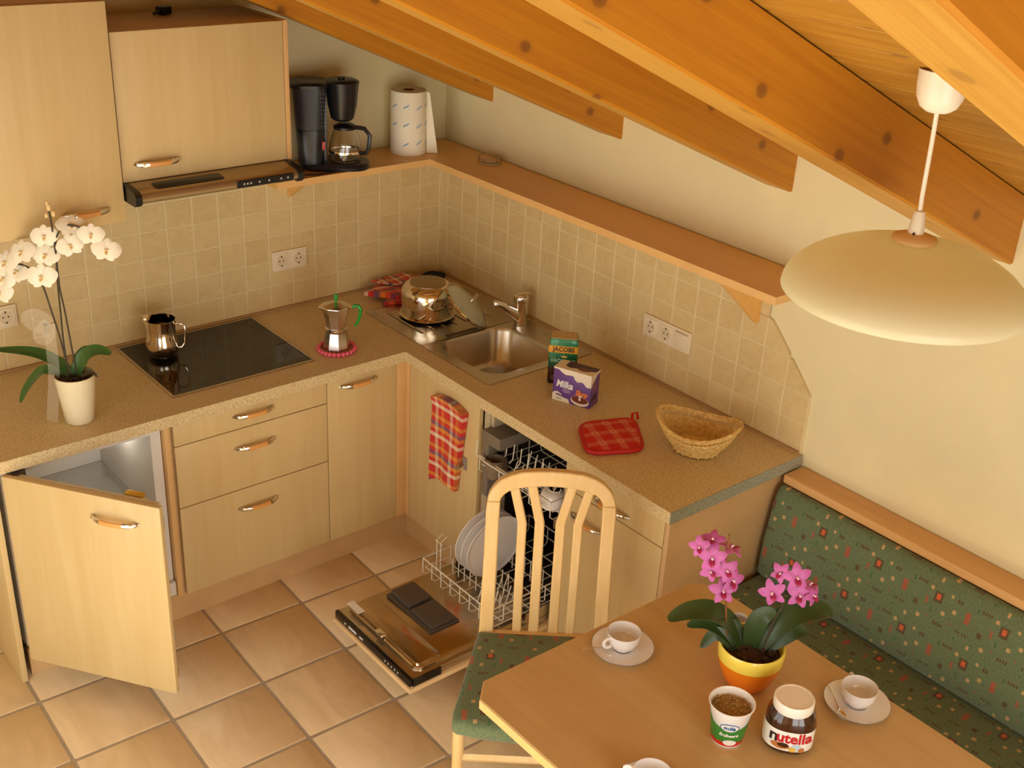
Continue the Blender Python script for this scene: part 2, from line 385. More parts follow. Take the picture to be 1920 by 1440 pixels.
# ------------------------------------------------------------------ room shell
SL = .454
def zc(x): return 1.802 - SL * x            # underside of the ceiling boards
floor = mk('floor', MB().box(-3.65, 0, -4.75, 0, -.1, -.0025), M_fgrout, kind='structure', flat=True)
Q = .31115; TH = -.02793; OX, OY = -1.4556, -.7285
tile_me = None
def inside(x, y): return -3.36 < x < -.16 and -4.46 < y < -.16
for i in range(-9, 7):
    for j in range(-5, 14):
        g = .0055; u, v = i * Q, -j * Q; cx = OX + math.cos(TH) * (u + Q / 2) - math.sin(TH) * (v - Q / 2); cy = OY + math.sin(TH) * (u + Q / 2) + math.cos(TH) * (v - Q / 2)
        if not inside(cx, cy): continue
        if tile_me is None:
            h = Q / 2 - g; mb = MB().loft([rrect(0, 0, h, h, .004, 1, -.009), rrect(0, 0, h, h, .004, 1, -.0015), rrect(0, 0, h - .002, h - .002, .004, 1, 0)], False)
            o = mk('floor_tile', mb, M_floor, floor, local=True); tile_me = o.data
        else:
            o = bpy.data.objects.new('floor_tile', tile_me); C.objects.link(o); o.parent = floor
        o.location = (cx, cy, random.uniform(-.0004, .0004)); o.rotation_euler = (0, 0, TH + random.choice((0, PI)))

wall_back = mk('wall_back', MB(frame((0, .15, 0), (1, 0, 0), (0, 0, 1), (0, -1, 0))).prism([(-3.65, -.1), (.15, -.1), (.15, 1.95), (-3.65, zc(-3.65) + .1)], 0, .15), M_wall, kind='structure', flat=True)
wall_right = mk('wall_right', MB().box(0, .15, -4.75, 0, -.1, 1.95), M_wall, kind='structure', flat=True)
def holed_wall(name, M, L, H, win):
    mb = MB(M); xs = [0, win[0], win[1], L]; ys = [0, win[2], win[3], H]
    mb.cells(xs, ys, lambda i, j: not (i == 1 and j == 1), 0, .15); return mk(name, mb, M_wall, kind='structure', flat=True)
holed_wall('wall_left', frame((-3.5, -4.75, -.1), (0, 1, 0), (0, 0, 1), (-1, 0, 0)), 4.75, 3.7, (1.35, 3.55, .12, 2.0))
holed_wall('wall_front', frame((-3.5, -4.6, -.1), (1, 0, 0), (0, 0, 1), (0, -1, 0)), 3.5, 3.7, (.5, 2.3, .12, 2.0))
def window_frame(name, M, W_, H_):
    mb = MB(M)
    for a, b, c, d in ((0, .07, 0, H_), (W_ - .07, W_, 0, H_), (0, W_, 0, .07), (0, W_, H_ - .07, H_), (W_ / 2 - .07, W_ / 2 + .07, 0, H_)): mb.box(a, b, c, d, .03, .09)
    mk(name, mb, M_white, kind='structure', flat=True)
window_frame('window_1', frame((-3.5, -3.4, .02), (0, 1, 0), (0, 0, 1), (-1, 0, 0)), 2.2, 1.88)
window_frame('window_2', frame((-3.0, -4.6, .02), (1, 0, 0), (0, 0, 1), (0, -1, 0)), 1.8, 1.88)
mk('trim_1', MB().box(-3.5, -2.09, -.012, 0, 0, .06), M_white, kind='structure', flat=True)

ceiling = mk('ceiling', MB(frame((0, 0, 0), (0, -1, 0), (1, 0, 0), (0, 0, -1))).add([], []).add(
    [(0, .15, -zc(.15) - .02), (4.75, .15, -zc(.15) - .02), (4.75, -3.65, -zc(-3.65) - .02), (0, -3.65, -zc(-3.65) - .02),
     (0, .15, -zc(.15) - .1), (4.75, .15, -zc(.15) - .1), (4.75, -3.65, -zc(-3.65) - .1), (0, -3.65, -zc(-3.65) - .1)],
    [(0, 1, 2, 3), (4, 7, 6, 5), (0, 4, 5, 1), (1, 5, 6, 2), (2, 6, 7, 3), (3, 7, 4, 0)]), M_board, kind='structure', flat=True)
bw = .125; al = math.atan(SL); dx, dz = math.cos(al), math.sin(al)
plank_me = None; i = 0
while i * bw * dx < 3.5:
    x1 = -i * bw * dx
    if plank_me is None:
        # tongue and groove board: local x = down the slope, y = along the board, z = up
        mb = MB(); g = .003
        for y0, y1 in ((-4.6, 0),):
            lo = [(0, .003), (.004, 0), (bw - .004, 0), (bw - .001, .003), (bw - .001, .018), (0, .018)]
            mb.add([(-a, y, b) for y in (y0, y1) for a, b in lo], [tuple(range(6)), tuple(range(11, 5, -1))] + [(j, j + 6, (j + 1) % 6 + 6, (j + 1) % 6) for j in range(6)])
        o = mk('plank', mb, M_board, ceiling, local=True, flat=True); plank_me = o.data
    else: o = bpy.data.objects.new('plank', plank_me); C.objects.link(o); o.parent = ceiling
    o.location = (x1, 0, zc(x1)); o.rotation_euler = (0, al, 0)
    i += 1

# ------------------------------------------------------------------ roof beams
def beam(y0, wd, z0, s, label):
    """sloping spruce beam: front side at y0, bottom edge z0 at the wall, slope s"""
    a = math.atan(s); M = Matrix.Translation((0, y0, z0)) @ Matrix.Rotation(a, 4, 'Y')
    L = 3.49; top = lambda x: zc(x) - .004; bot = lambda x: z0 - s * x; xa, xb = .0, -L
    vs = [(x, y, f(x)) for y in (y0, y0 + wd) for x, f in ((xa, bot), (xb, bot), (xb, top), (xa, top))]
    e = .006 # eased arrises
    vs = [(xa, y0 + e, bot(xa)), (xa, y0 + wd - e, bot(xa)), (xa, y0 + wd, bot(xa) + e), (xa, y0 + wd, top(xa)), (xa, y0, top(xa)), (xa, y0, bot(xa) + e)]
    vs += [(xb, y0 + e, bot(xb)), (xb, y0 + wd - e, bot(xb)), (xb, y0 + wd, bot(xb) + e), (xb, y0 + wd, top(xb)), (xb, y0, top(xb)), (xb, y0, bot(xb) + e)]
    fs = [tuple(range(6)), tuple(range(11, 5, -1))] + [(j, j + 6, (j + 1) % 6 + 6, (j + 1) % 6) for j in range(6)]
    mb = MB().add(vs, fs, [0, 0, 1, 0, 0, 0, 0, 0])
    return mk('roof_beam', mb, [M_beam, M_beam_lit], M=M, label=label, cat='beam', group='sloping spruce roof beams', ang=20)
beam(-.303, .118, 1.607, .419, 'honey spruce roof beam crossing just above the extractor cabinet, ending nearest the room corner')
beam(-1.014, .119, 1.621, .422, 'honey spruce roof beam ending on the wall above the shelf, second out from the room corner')
beam(-1.748, .108, 1.626, .433, 'honey spruce roof beam ending on the wall beyond the shelf bracket, third out from the room corner')
beam(-2.466, .147, 1.621, .454, 'deep honey spruce roof beam seen behind the pendant lamp cord')
beam(-3.260, .126, 1.593, .466, 'pale knotty spruce roof beam in front of the white lamp canopy, nearest the camera')

# ------------------------------------------------------------------ wall tiles (10 cm grid above the worktop)
WT = .82
tm = {}
def wall_tile(parent, M, w0, h0, key, poly=None):
    g = .0022
    if key not in tm:
        if poly: mb = MB().prism(poly, .0002, .007)
        else: mb = MB().loft([[(g, g, 0), (w0 - g, g, 0), (w0 - g, h0 - g, 0), (g, h0 - g, 0)], [(g, g, .006), (w0 - g, g, .006), (w0 - g, h0 - g, .006), (g, h0 - g, .006)],
                              [(g + .0015, g + .0015, .007), (w0 - g - .0015, g + .0015, .007), (w0 - g - .0015, h0 - g - .0015, .007), (g + .0015, h0 - g - .0015, .007)]], False)
        o = mk('wall_tile', mb, M_tile, parent, local=True, flat=True); tm[key] = o.data
    else: o = bpy.data.objects.new('wall_tile', tm[key]); C.objects.link(o); o.parent = parent
    o.matrix_local = M
gb = mk('grout_bed', MB().box(-2.10, -.93, -.0088, 0, WT, 1.44).box(-.93, 0, -.0088, 0, WT, 1.375), M_grout, wall_back, flat=True)
A0, B0 = .0302, .0436
for r in range(6):
    z = WT + .1 * r; h = .1 if r < 5 else .055
    wall_tile(wall_back, frame((-A0, -.003, z), (1, 0, 0), (0, 0, 1), (0, -1, 0)), A0, h, ('a', h))
    for i in range(20): 
        hh = .1 if (r == 5 and i > 8) else h
        wall_tile(wall_back, frame((-A0 - .1 * (i + 1), -.003, z), (1, 0, 0), (0, 0, 1), (0, -1, 0)), .1, hh, (.1, hh))
    # right wall: local x runs towards -y
    wall_tile(wall_right, frame((-.003, 0, z), (0, -1, 0), (0, 0, 1), (-1, 0, 0)), B0, h, ('b', h))
    for j in range(19):
        y = -B0 - .1 * j; g = .0022; Mt = frame((-.003, y, z), (0, -1, 0), (0, 0, 1), (-1, 0, 0))
        if r >= 4 and j >= 17 - 0: continue
        if r == 4 and j >= 17: continue
        if r == 5 and j >= 17: continue
        if r == 3 and j == 18: continue
        if r == 3 and j == 17: wall_tile(wall_right, Mt, .1, h, ('s', 3, 17), [(g, g), (.1 - g, g), (.1 - g, .012), (.012, .1 - g), (g, .1 - g)]); continue
        if r == 2 and j == 18: wall_tile(wall_right, Mt, .1, h, ('s', 2, 18), [(g, g), (.1 - g, g), (.1 - g, .004), (.010, .1 - g), (g, .1 - g)]); continue
        if r == 4 and j == 16: wall_tile(wall_right, Mt, .1, h, ('b4',), [(g, g), (.1 - g, g), (.1 - g, .1 - g), (g, .1 - g)]); continue
        if r == 5 and j >= 16: continue
        wall_tile(wall_right, Mt, .1, h, (.1, h))
mk('grout_bed', MB(frame((-.003, 0, WT), (0, -1, 0), (0, 0, 1), (1, 0, 0))).prism([(0, 0), (B0 + 1.9, 0), (B0 + 1.9, .2), (B0 + 1.7, .4), (B0 + 1.6, .4), (B0 + 1.6, .555), (0, .555)], -.0058, .003), M_grout, wall_right, flat=True)

# ------------------------------------------------------------------ sockets
def socket_plate(label, o, ax, n, kinds):
    x_, nz = ax; M = frame(o, x_, (0, 0, 1), nz)
    t = thing('socket', label, 'socket', o)
    W_ = .0745 * n; mb = MB(M).box(0, W_, 0, .078, 0, .008, r=.002); mk('cover_plate', mb, M_socket, t)
    for i in range(n):
        cx = .0745 * (i + .5)
        if kinds[i]:
            f = MB(M).box(cx - .030, cx + .030, .009, .069, .0075, .0105, r=.002); ins = mk('insert', f, M_socket, t)
            d = MB(M); n_ = 20
            d.loft([[(cx + r * math.cos(2 * PI * j / n_), .039 + r * math.sin(2 * PI * j / n_), z) for j in range(n_)] for r, z in ((.0215, .0106), (.0215, .0118), (.0195, .0118), (.0185, .0108))], False, True)
            mk('contact_well', d, P('socket_shade', rgb(224, 206, 172), .5), t)
            h = MB(M)
            for sx in (-.0085, .0085): h.loft([[(cx + sx + .0028 * math.cos(2 * PI * j / 8), .040 + .0028 * math.sin(2 * PI * j / 8), z) for j in range(8)] for z in (.0108, .0113)], True, True)
            for sy in (.0575, .0205): h.box(cx - .002, cx + .002, sy - .0035, sy + .0035, .0116, .0126)
            mk('contacts', h, M_dark, t, kind='stuff')
        else:
            mk('blank_cover', MB(M).box(cx - .031, cx + .031, .008, .070, .0075, .012, r=.003), M_socket, t)
            mk('slot', MB(M).box(cx - .027, cx + .027, .066, .0675, .0115, .0125), M_dark, t)
socket_plate('cream double wall socket on the tiles above the hob', (-.820, -.0105, .980), ((1, 0, 0), (0, -1, 0)), 2, (1, 1))
socket_plate('cream socket plate on the tiles behind the white orchid', (-1.928, -.0105, .980), ((1, 0, 0), (0, -1, 0)), 2, (1, 1))
socket_plate('cream triple plate with two sockets and a blank on the tiles behind the purple box', (-.0105, -1.220, .977), ((0, -1, 0), (-1, 0, 0)), 3, (1, 1, 0))

# ------------------------------------------------------------------ worktop
xs = [-2.6, -.5, -.13, 0 - .011]; 
wt = MB().cells([-2.10, -.612, -.5, -.13, -.011], [-1.95, -.972, -.60, -.612 + .001, -.011][0:0] or [-1.95, -.972, -.612, -.58, -.011],
                lambda i, j: (j >= 2 or i >= 1) and not (i == 2 and j == 1), .78, WT)
worktop = mk('worktop', wt, M_top, M=Matrix.Translation((-.6, -.6, .78)), label='L-shaped speckled beige worktop running round the kitchen corner', cat='worktop', flat=True)
mk('edge_band', MB().box(-.612, -.011, -1.953, -1.95, .78, WT), M_cap, worktop, label='grey-green end band')
mk('sealing_strip', MB().box(-2.10, -.011, -.022, -.0105, WT, WT + .009).box(-.022, -.011, -1.94, -.022, WT, WT + .009), P('seal', rgb(176, 140, 92), .4), worktop)

# ------------------------------------------------------------------ base cabinets
FY = -.592; ZB, ZT = .105, .776
def front_y(name, x0, x1, z0, z1, t, y=FY, m=None):       # panel facing -y
    return mk(name, MB().box(x0 + .0015, x1 - .0015, y, y + .018, z0 + .0015, z1 - .0015, r=.0025), m or M_front, t)
def front_x(name, y0, y1, z0, z1, t, x=FY, m=None):       # panel facing -x
    return mk(name, MB().box(x, x + .018, y0 + .0015, y1 - .0015, z0 + .0015, z1 - .0015, r=.0025), m or M_front, t)
HY = lambda cx, z, y=FY: frame((cx, y, z), (1, 0, 0), (0, 0, 1), (0, -1, 0))
HX = lambda cy, z, x=FY: frame((x, cy, z), (0, -1, 0), (0, 0, 1), (-1, 0, 0))
def carcass(t, x0, x1, y0, y1, z0=ZB, z1=.779, m=None, face='y'):
    mb = MB(); d = .018
    if face == 'y': mb.box(x0, x0 + d, y0, y1, z0, z1).box(x1 - d, x1, y0, y1, z0, z1).box(x0 + d, x1 - d, y0, y1, z0, z0 + d).box(x0 + d, x1 - d, y1 - d, y1, z0 + d, z1).box(x0 + d, x1 - d, y0, y0 + .1, z1 - d, z1)
    else: mb.box(x0, x1, y0, y0 + d, z0, z1).box(x0, x1, y1 - d, y1, z0, z1).box(x0, x1, y0 + d, y1 - d, z0, z0 + d).box(x1 - d, x1, y0 + d, y1 - d, z0 + d, z1).box(x0, x0 + .1, y0 + d, y1 - d, z1 - d, z1)
    return mk('carcass', mb, m or M_carc, t, flat=True)
# drawer cabinet under the hob
t = thing('drawer_cabinet', 'maple base cabinet with three stacked drawers under the hob', 'cabinet', (-1.22, -.59, ZB))
carcass(t, -1.522, -.934, -.572, -.03)
mk('side_panel', MB().box(-1.541, -1.5225, -.588, -.03, ZB, .779, r=.001), M_edge, t)
for z0, z1, hz in ((.690, ZT, .741), (.454, .690, .619), (ZB, .454, .379)):
    d = front_y('drawer', -1.512, -.934, z0, z1, t); handle(HY(-1.223, hz), .158, d)
# narrow cabinet
t = thing('base_cabinet', 'narrow maple base cabinet with one door below the moka pot', 'cabinet', (-.78, -.59, ZB), group=None)
carcass(t, -.932, -.63, -.572, -.03)
d = front_y('door', -.934, -.636, ZB, ZT, t); handle(HY(-.804, .741), .160, d)
mk('corner_post', MB().box(-.636, -.592, -.592, -.575, ZB, ZT, r=.001).box(-.592, -.576, -.612, -.576, ZB, ZT, r=.001), M_edge, t)
# corner cabinet under the sink
t = thing('base_cabinet', 'maple corner cabinet under the sink with the checked towel on its door', 'cabinet', (-.59, -.82, ZB))
carcass(t, -.572, -.03, -1.035, -.614, face='x', z1=.66)
front_x('door', -1.035, -.614, ZB, ZT, t)
# cabinet right of the dishwasher
t = thing('base_cabinet', 'maple base cabinet with a top drawer at the end of the worktop, beside the bench', 'cabinet', (-.59, -1.71, ZB))
carcass(t, -.572, -.03, -1.918, -1.490, face='x')
d = front_x('drawer', -1.920, -1.486, .672, ZT, t); handle(HX(-1.70, .705), .160, d)
d = front_x('door', -1.920, -1.486, ZB, .672, t); handle(HX(-1.605, .595), .160, d)
mk('end_panel', MB().box(-.592, -.012, -1.938, -1.921, 0, .779, r=.001), M_carc, t, label='plain beech end panel')
# plinths
tag(mk('plinth', MB().box(-2.05, -.569, -.569, -.552, 0, .103).box(-.569, -.552, -1.035, -.552, 0, .103), M_carc, M=Matrix.Translation((-.56, -.56, 0)), flat=True),
    'beech plinth board along the floor under the drawer and corner cabinets', 'plinth', 'beech plinths under the cabinets')
tag(mk('plinth', MB().box(-.569, -.552, -1.92, -1.04, 0, .103), M_carc, M=Matrix.Translation((-.56, -1.7, 0)), flat=True),
    'beech plinth board under the dishwasher and the end cabinet', 'plinth', 'beech plinths under the cabinets')
# left end panel
tag(mk('side_panel', MB().box(-2.088, -2.070, -.592, -.012, 0, .779, r=.001), M_front, M=Matrix.Translation((-2.08, -.3, 0))),
    'tall maple side panel closing the kitchen run beside the open fridge', 'panel')

# ------------------------------------------------------------------ fridge with its furniture door open
t = thing('fridge', 'white built-in fridge under the worktop with its maple door swung open', 'fridge', (-1.8, -.55, ZB))
W_in = P('fridge_white', rgb(222, 216, 206), .6)
mb = MB(); x0, x1, y0, y1, z0, z1 = -2.05, -1.545, -.565, -.03, .115, .775; d = .034
mb.box(x0, x0 + d, y0, y1, z0, z1).box(x1 - d, x1, y0, y1, z0, z1).box(x0 + d, x1 - d, y0, y1, z1 - .03, z1).box(x0 + d, x1 - d, y0, y1, z0, z0 + .05).box(x0 + d, x1 - d, y1 - .05, y1, z0 + .05, z1 - .03)
mk('housing', mb, W_in, t, flat=True)
mk('liner_step', MB().box(x0 + d, x1 - d, -.3, y1 - .05, z0 + .05, z0 + .22), W_in, t, flat=True)
for zz in (.42,): mk('glass_shelf', MB().box(x0 + d, x1 - d, -.50, -.08, zz, zz + .005, r=.001), M_glass, t); 
mk('shelf_trim', MB().box(x0 + d, x1 - d, -.515, -.5, .415, .43, r=.002), M_white, t)
mk('foot_bar', MB().box(x1 - .05, x1, -.585, -.565, .115, .17, r=.003), W_in, t)
mk('lamp_cover', MB().box(x1 - d - .014, x1 - d, -.36, -.30, .69, .74, r=.003), P('fridge_lamp', rgb(255, 246, 230), .4, Emission_Color=rgb(255, 236, 200), Emission_Strength=6.0), t)
fl = bpy.data.lights.new('fridge_lamp', 'POINT'); fl.energy = .8; fl.color = (1, .93, .82); fl.shadow_soft_size = .02
flo = bpy.data.objects.new('fridge_lamp', fl); C.objects.link(flo); flo.location = (x1 - d - .035, -.33, .70)
ang = math.radians(-54.7); DM = frame((-2.045, -.606, 0), (math.cos(ang), math.sin(ang), 0), (0, 0, 1), (math.sin(ang), -math.cos(ang), 0))
dm = MB(DM).box(0, .520, ZB - .005, .776, -.001, .017, r=.0025); door = mk('door', dm, M_front, t)
handle(DM @ Matrix.Translation((.372, .706, .017)), .160, door)
mk('inner_door', MB(DM).box(.015, .495, .125, .765, -.034, -.0015, r=.006), W_in, t, label='white inner fridge door')
mk('door_gasket', MB(DM).box(.025, .485, .135, .755, -.040, -.033, r=.002), P('gasket', rgb(190, 186, 180), .6), t)
for zz in (.20, .62): mk('door_rack', MB(DM).box(.05, .46, zz, zz + .055, -.10, -.040, r=.008), P('rack_plastic', rgb(228, 222, 208), .25, Transmission_Weight=.4), t)
mk('hinge', MB(DM).box(-.012, .03, .74, .772, -.055, -.018, r=.003), M_dgrey, t)
mk('hinge', MB(DM).box(.470, .505, .13, .165, -.030, -.012, r=.002).box(.485, .500, .20, .22, -.030, -.0, r=.002), M_steel, t)
MATS.pop('gold', None)
gp = thing('foil_packet', 'small golden foil packet standing in the fridge door rack', 'packet', tuple(DM @ Vector((.385, .63, -.075))))
mb = MB(DM); mb.add([(.345, .626, -.094), (.425, .626, -.094), (.425, .626, -.046), (.345, .626, -.046), (.350, .735, -.085), (.418, .728, -.088), (.413, .742, -.052), (.362, .748, -.056)],
    [(0, 1, 2, 3), (4, 7, 6, 5), (0, 4, 5, 1), (1, 5, 6, 2), (2, 6, 7, 3), (3, 7, 4, 0)])
mk('wrapper', mb, P('gold_foil', rgb(240, 196, 84), .3, .6), gp, flat=True)
mk('fold', MB(DM).box(.357, .415, .740, .752, -.082, -.056, r=.003), MATS['gold_foil'], gp)

# ------------------------------------------------------------------ dishwasher, open, baskets out
t = thing('dishwasher', 'built-in dishwasher with its door folded down and both racks pulled out', 'dishwasher', (-.59, -1.26, ZB))
y0, y1 = -1.484, -1.038
mb = MB(); d = .02
mb.box(-.555, -.03, y0, y0 + d, ZB, .778).box(-.555, -.03, y1 - d, y1, ZB, .778).box(-.555, -.03, y0 + d, y1 - d, .760, .778).box(-.555, -.03, y0 + d, y1 - d, ZB, ZB + .03).box(-.05, -.03, y0 + d, y1 - d, ZB, .76)
mk('tub', mb, P('tub_steel', rgb(96, 84, 70), .35, .8), t, flat=True)
for bx_ in ((-.572, -.555, y0, y0 + .02), (-.572, -.555, y1 - .028, y1), (-.566, -.50, y1 - .045, y1 - .0285)): mk('frame_strip', MB().box(*bx_, ZB, .778), P('frame_beige', rgb(190, 174, 144), .45), t, flat=True)
for ya in (y1 - .036, y0 + .022): mk('rail', MB().box(-.60, -.10, ya, ya + .010, .50, .53), M_steel, t)
mk('rack_housing', MB().box(-.605, -.40, -1.165, -1.068, .655, .700, r=.004).box(-.600, -.56, -1.10, -1.068, .44, .655, r=.004), M_grey, t, label='grey plastic rack housing')
# door lying open
mk('door_panel', MB().box(-1.186, -.615, -1.478, -1.024, .112, .130, r=.0025), M_frontx, t, label='maple front panel, face down')
mk('door_body', MB().box(-1.166, -.60, -1.466, -1.030, .1305, .158, r=.003), M_steel, t)
st = P('door_liner_steel', rgb(190, 170, 140), .2, 1)
mb = MB(); mb.loft([rrect(-.90, -1.248, .245, .205, .03, 5, .158), rrect(-.90, -1.248, .243, .203, .03, 5, .170), rrect(-.90, -1.248, .238, .198, .028, 5, .174)], False)
lin_ = mk('door_liner', mb, st, t, label='polished inner door liner')
mb = MB().loft([rrect(-1.085, -1.248, .048, .196, .012, 4, .173), rrect(-1.085, -1.248, .046, .192, .012, 4, .180), rrect(-1.080, -1.248, .038, .184, .012, 4, .183)], False)
mk('liner_ridge', mb, st, t)
mk('control_strip', MB().box(-1.180, -1.166, -1.468, -1.028, .1305, .160, r=.003).box(-1.168, -1.060, -1.4725, -1.4665, .1305, .158), M_blackgloss, t, label='black control strip along the door edge')
mb = MB()
for i in range(5): mb.box(-1.1815, -1.180, -1.405 + .018 * i, -1.402 + .018 * i, .143, .150)
mb.box(-1.1815, -1.180, -1.16, -1.115, .142, .150).box(-1.1815, -1.180, -1.20, -1.18, .143, .149).box(-1.1815, -1.180, -1.095, -1.09, .142, .149)
mk('button_marks', mb, P('print_white', rgb(220, 220, 216), .5), t, kind='stuff')
mk('info_sticker', MB().box(-1.145, -1.118, -1.118, -1.045, .1835, .1842), P('sticker', rgb(240, 238, 232), .5), t, label='white sticker')
ds = mk('detergent_dispenser', MB().box(-1.005, -.885, -1.335, -1.075, .174, .180, r=.003).box(-.99, -.895, -1.19, -1.082, .180, .196, r=.006), M_dgrey, t, label='dark grey detergent dispenser')
mk('dispenser_flap', MB().box(-.992, -.896, -1.325, -1.205, .180, .192, r=.004), M_dgrey, ds)
mk('door_latch', MB().box(-1.150, -1.128, -1.262, -1.222, .1765, .186, r=.003), M_chrome, t)
mk('hinge_arm', MB().box(-.70, -.58, y1 - .03, y1 - .022, .13, .20).box(-.70, -.58, y0 + .022, y0 + .03, .13, .20), M_steel, t)
def wire_rack(name, x0, x1, ya, yb, zb, zt, tines, label):
    r = .0021; par = mk(name, MB().tube([(x0, ya, zt), (x0, yb, zt), (x1, yb, zt), (x1, ya, zt)], .003, 6, closed=True), M_wire, t, label=label)
    mb = MB()
    mb.tube([(x0 + .012, ya, zb + .03), (x0 + .012, yb, zb + .03), (x1, yb, zb + .03), (x1, ya, zb + .03)], r, 6, closed=True)
    n = 7
    for i in range(n + 1):
        y = ya + (yb - ya) * i / n
        mb.tube([(x0, y, zt), (x0, y, zb + .012), (x0 + .012, y, zb), (x1 - .01, y, zb), (x1, y, zb + .01), (x1, y, zt)], r, 5)
    n = 8
    for i in range(1, n):
        x = x0 + (x1 - x0) * i / n
        mb.tube([(x, ya, zt), (x, ya, zb + .012), (x, ya - .01, zb), (x, yb + .01, zb), (x, yb, zb + .012), (x, yb, zt)], r, 5)
    mk('wire_grid', mb, M_wire, par, kind='stuff')
    mb = MB()
    for (x, y, dx_, h) in tines: mb.tube([(x, y, zb), (x, y, zb + h * .15), (x + dx_, y, zb + h)], r, 5)
    mk('tines', mb, M_wire, par, kind='stuff')
    return par
ti = []
for i in range(9): ti += [(-.56 + .0 * i, -1.115 - .033 * i, 0, .085), (-.66, -1.115 - .033 * i, 0, .07), (-.75, -1.115 - .033 * i, 0, .06)]
for i in range(5): ti += [(-.80 + .028 * i, -1.37, .02, .07), (-.79 + .028 * i, -1.31, .02, .07)]
wire_rack('lower_rack', -.845, -.36, -1.066, -1.440, .190, .262, ti, 'white wire lower rack, pulled forward over the open door')
mb = MB()
for y in (-1.085, -1.108): mb.tube([(-.80, y, .195), (-.80, y, .33), (-.775, y, .345)], .002, 5)
mb.tube([(-.80, -1.075, .325), (-.80, -1.115, .325)], .002, 5); mk('fold_prong', mb, M_wire, t)
ti = []
for i in range(8): ti += [(-.57, -1.19 - .032 * i, .03, .08), (-.50, -1.19 - .032 * i, .02, .10)]
ur = wire_rack('upper_rack', -.612, -.16, -1.070, -1.446, .530, .598, ti, 'white wire upper rack, partly pulled out')
mb = MB().tube([(-.612, -1.446, .598), (-.622, -1.34, .600), (-.630, -1.12, .602), (-.630, -1.072, .612), (-.622, -1.068, .660)], .0032, 6)
for i in range(8):
    y = -1.13 - .038 * i; mb.tube([(-.56, y, .595), (-.545, y, .61), (-.54, y, .665)], .0022, 5)
mk('bow_handle', mb, M_wire, ur)
mk('spray_arm', MB().box(-.52, -.18, -1.27, -1.235, .500, .515, r=.005).lathe([(.02, .49), (.02, .52)], 12, (-.33, -1.25)), M_dgrey, t)
# crockery in the racks
def plate(x, y, z, R_, label):
    M = Matrix.Translation((x, y, z)) @ Matrix.Rotation(math.radians(90 + 5), 4, 'X')
    o = thing('dinner_plate', label, 'plate', (x, y, z - R_), group='white plates in the lower rack')
    pr = [(.0, -.002), (R_ * .56, -.002), (R_ * .68, .001), (R_ * .76, .011), (R_ * .96, .017), (R_, .0195), (R_, .0215), (R_ * .95, .021), (R_ * .75, .0155), (R_ * .69, .009), (R_ * .63, .004), (0.0, .003)]
    mb = MB(M).lathe([(max(r, .0005), zz) for r, zz in pr], 48); mk('dish', mb, M_porc, o, ang=28)
    mk('rim_line', MB(M).lathe([(R_ * .985, .0187), (R_ * 1.0, .0187), (R_ * 1.0, .0192), (R_ * .985, .0192)], 48), M_porc, o)
plate(-.655, -1.205, .325, .122, 'white dinner plate standing in the lower rack, frontmost of three')
plate(-.655, -1.172, .325, .122, 'white dinner plate standing in the lower rack, middle of three')
plate(-.655, -1.139, .325, .122, 'white dinner plate standing in the lower rack, rearmost of three')
def cupl(name, x, y, z, r, h, m, label, up=True):
    o = thing(name, label, 'bowl' if name == 'bowl' else 'cup', (x, y, z), group=None)
    s_ = [(.0005, 0), (r * .62, 0), (r * .8, h * .2), (r * .96, h * .7), (r, h), (r - .003, h), (r * .92, h * .7), (r * .75, h * .24), (r * .5, .005), (.0005, .005)]
    if not up: s_ = [(a, h - b) for a, b in s_]
    mk('shell', MB().lathe([(a, z + b) for a, b in s_], 24, (x, y)), m, o, ang=50)
    mk('foot_ring', MB().lathe([(r * .5, z + (h if not up else -.001)), (r * .5, z + (h + .003 if not up else .002)), (r * .42, z + (h + .003 if not up else .002)), (r * .42, z + (h if not up else -.001))], 20, (x, y)), m, o)
    return o
M_gcup = P('grey_stoneware', rgb(128, 112, 92), .25)
cupl('mug', -.595, -1.130, .534, .034, .075, M_gcup, 'grey mug standing at the front corner of the upper rack')
cupl('mug', -.545, -1.100, .534, .030, .065, M_gcup, 'grey mug upside down in the upper rack, behind the other mug', False)
cupl('bowl', -.535, -1.385, .540, .058, .055, M_porc, 'white bowl upside down in the upper rack, seen through the chair back', False)

# ------------------------------------------------------------------ checked towel on the corner door
t = thing('kitchen_towel', 'red, orange and white checked towel hanging on the corner cabinet door', 'towel', (-.60, -.88, .73))
mb = MB(); n = 14; loops = []
def tw(v, side): # v 0 top .. 1 bottom
    z = .735 - .335 * v; y0_ = -.790 + .012 * v; y1_ = -.975 + .045 * v
    if side: z -= .0; 
    return y0_, y1_, z
rows = []
for i in range(n + 1):
    v = i / n; ya, yb, z = tw(v, 0); row = []
    for j in range(9):
        u = j / 8; y = ya + (yb - ya) * u; zz = z - .018 * (u - .5) ** 2 * 4 - .02 * v * (1 - u)
        bulge = .010 + .006 * math.sin(u * 7 + v * 3) * v + .010 * math.exp(-((v) / .06) ** 2)
        row.append((-.606 - bulge, y, zz))
    rows.append(row)
back = [[(-.5955, y, z) for (_, y, z) in r] for r in rows]
for i in range(n + 1): loops.append(rows[i] + list(reversed(back[i])))
mb.loft(loops); mk('cloth', mb, M_towel, t, ang=60)
mb = MB(); 
for j in range(14):
    y = -.782 - .011 * j; mb.box(-.6085, -.6065, y - .002, y + .002, .388 - .0006 * j, .402)
mk('fringe', mb, P('fringe', rgb(222, 196, 160), .9), t, kind='stuff')
hk = thing('door_hook', 'small clear plastic hook on the corner cabinet door beside the towel', 'hook', (-.595, -.962, .50))
